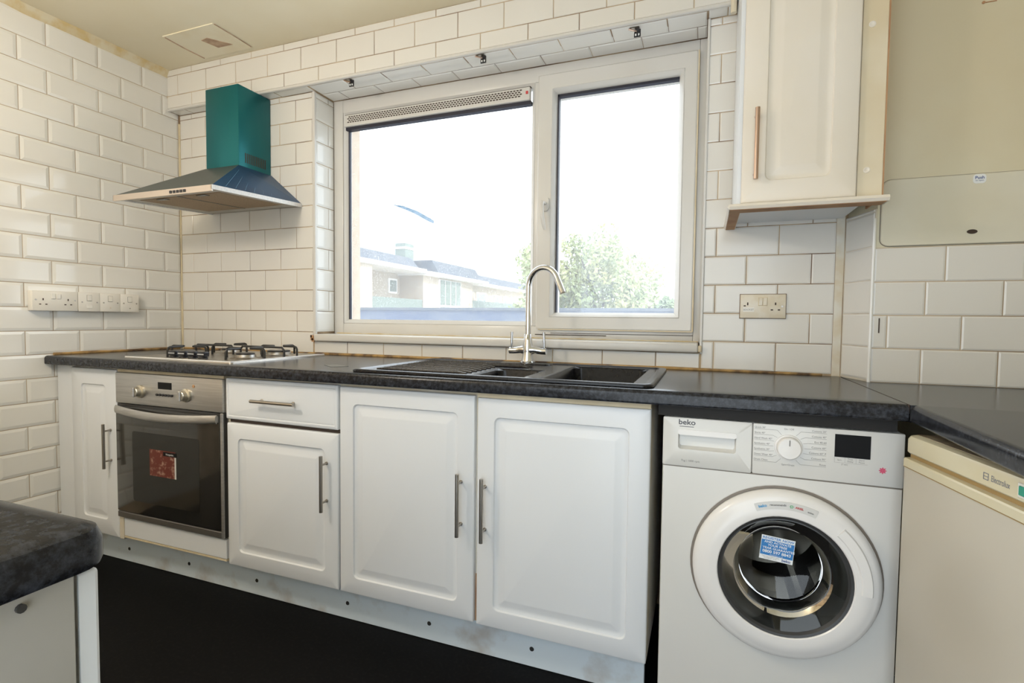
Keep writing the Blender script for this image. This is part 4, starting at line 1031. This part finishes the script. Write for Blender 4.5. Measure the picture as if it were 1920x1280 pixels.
for y0, y1, z0, z1 in ((13.75, 14.15, 2.05, 2.45), (14.62, 14.95, 1.4, 2.42), (21.3, 22.3, 1.4, 2.35), (23.6, 24.1, 1.4, 2.3), (24.9, 25.3, 1.4, 2.3), (26.1, 26.6, 1.7, 2.3)):
    mb = MB(); mb.box(FX - .02, FX + .05, y0 - .07, y1 + .07, z0 - .07, z1 + .07); w_ = P('window_frame', mb, 'fascia', t)
    mb = MB(); mb.box(FX + .03, FX + .06, y0, y1, z0, z1); P('glass', mb, 'houseglass', w_)
mb = MB(); mb.box(FX + .98, FX + 1.05, 15.6, 17.45, .4, 2.60); w_ = P('bay_window_frame', mb, 'fascia', t)
for k in range(4):
    mb = MB(); mb.box(FX + 1.03, FX + 1.07, 15.66 + k * .45, 16.03 + k * .45, 1.62, 2.58); P('glass', mb, 'houseglass', w_)
    mb = MB(); mb.box(FX + 1.03, FX + 1.07, 15.66 + k * .45, 16.03 + k * .45, .5, 1.54); P('glass', mb, 'houseglass', w_)
mb = MB(); mb.box(FX + .9, FX + 1.0, 11.3, 14.4, .9, 1.76); P('balcony_front', mb, 'balcony', t)
mb = MB(); mb.box(FX + .4, FX + .5, 19.5, 27.0, .9, 1.95); P('balcony_front', mb, 'balcony', t)
mb = MB(); mb.box(-16, FX - .5, 9, 15.5, 3.2, 3.28); P('flat_roof', mb, 'slate', t)

def tree(name, label, cx, cy, blobs, n, m, size, trunk_h):
    t_ = thing(name, label, 'tree', (cx, cy, -3.0), 'trees beyond the parapet')
    m_ = MB(); m_.tube([(cx, cy, -3), (cx + .1, cy, -1), (cx - .05, cy, trunk_h)], [.3, .24, .12], 8)
    for k in range(7):
        a = k * .9; m_.tube([(cx, cy, trunk_h - 2 + k * .25), (cx + math.cos(a) * 1.2, cy + math.sin(a) * 1.2, trunk_h - .6 + k * .2)], [.10, .03], 6)
    P('trunk', m_, 'bark', t_)
    m_ = MB()
    for _ in range(n):
        bx_, by_, bz_, br_ = random.choice(blobs)
        d_ = Vector((random.gauss(0, 1), random.gauss(0, 1), random.gauss(0, 1))).normalized() * br_ * (random.random() ** .35)
        p = Vector((bx_, by_, bz_)) + d_
        u = Vector((random.gauss(0, 1), random.gauss(0, 1), random.gauss(0, 1))).normalized(); v = u.orthogonal().normalized()
        s_ = size * random.uniform(.6, 1.3)
        m_.face([p - u * s_, p + v * s_ * .5, p + u * s_, p - v * s_ * .5])
    f_ = P('foliage', m_, m, t_); f_['kind'] = 'stuff'
bl = []
for _ in range(56):
    x = random.uniform(-5.0, .9); top = 4.95 - .07 * (x + 2.2) ** 2 if x < -1 else 4.6 - .62 * (x + 1.0) ** 1.5
    bl.append((x, 20 + random.uniform(-1.6, 1.6), random.uniform(.6, max(top - .5, 1.0)), random.uniform(.55, 1.0)))
tree('broadleaf_tree', 'big pale green leafy tree seen through the opening sash', -1.9, 20, bl, 15000, 'leaf', .12, 3.2)
tree('broadleaf_tree', 'small grey-green tree low behind the parapet', 1.75, 11, [(1.78, 11, 1.25, .32), (1.62, 11, .9, .42), (1.95, 11, .9, .36), (1.8, 11, 1.5, .18)], 900, 'leaf2', .07, 1.0)
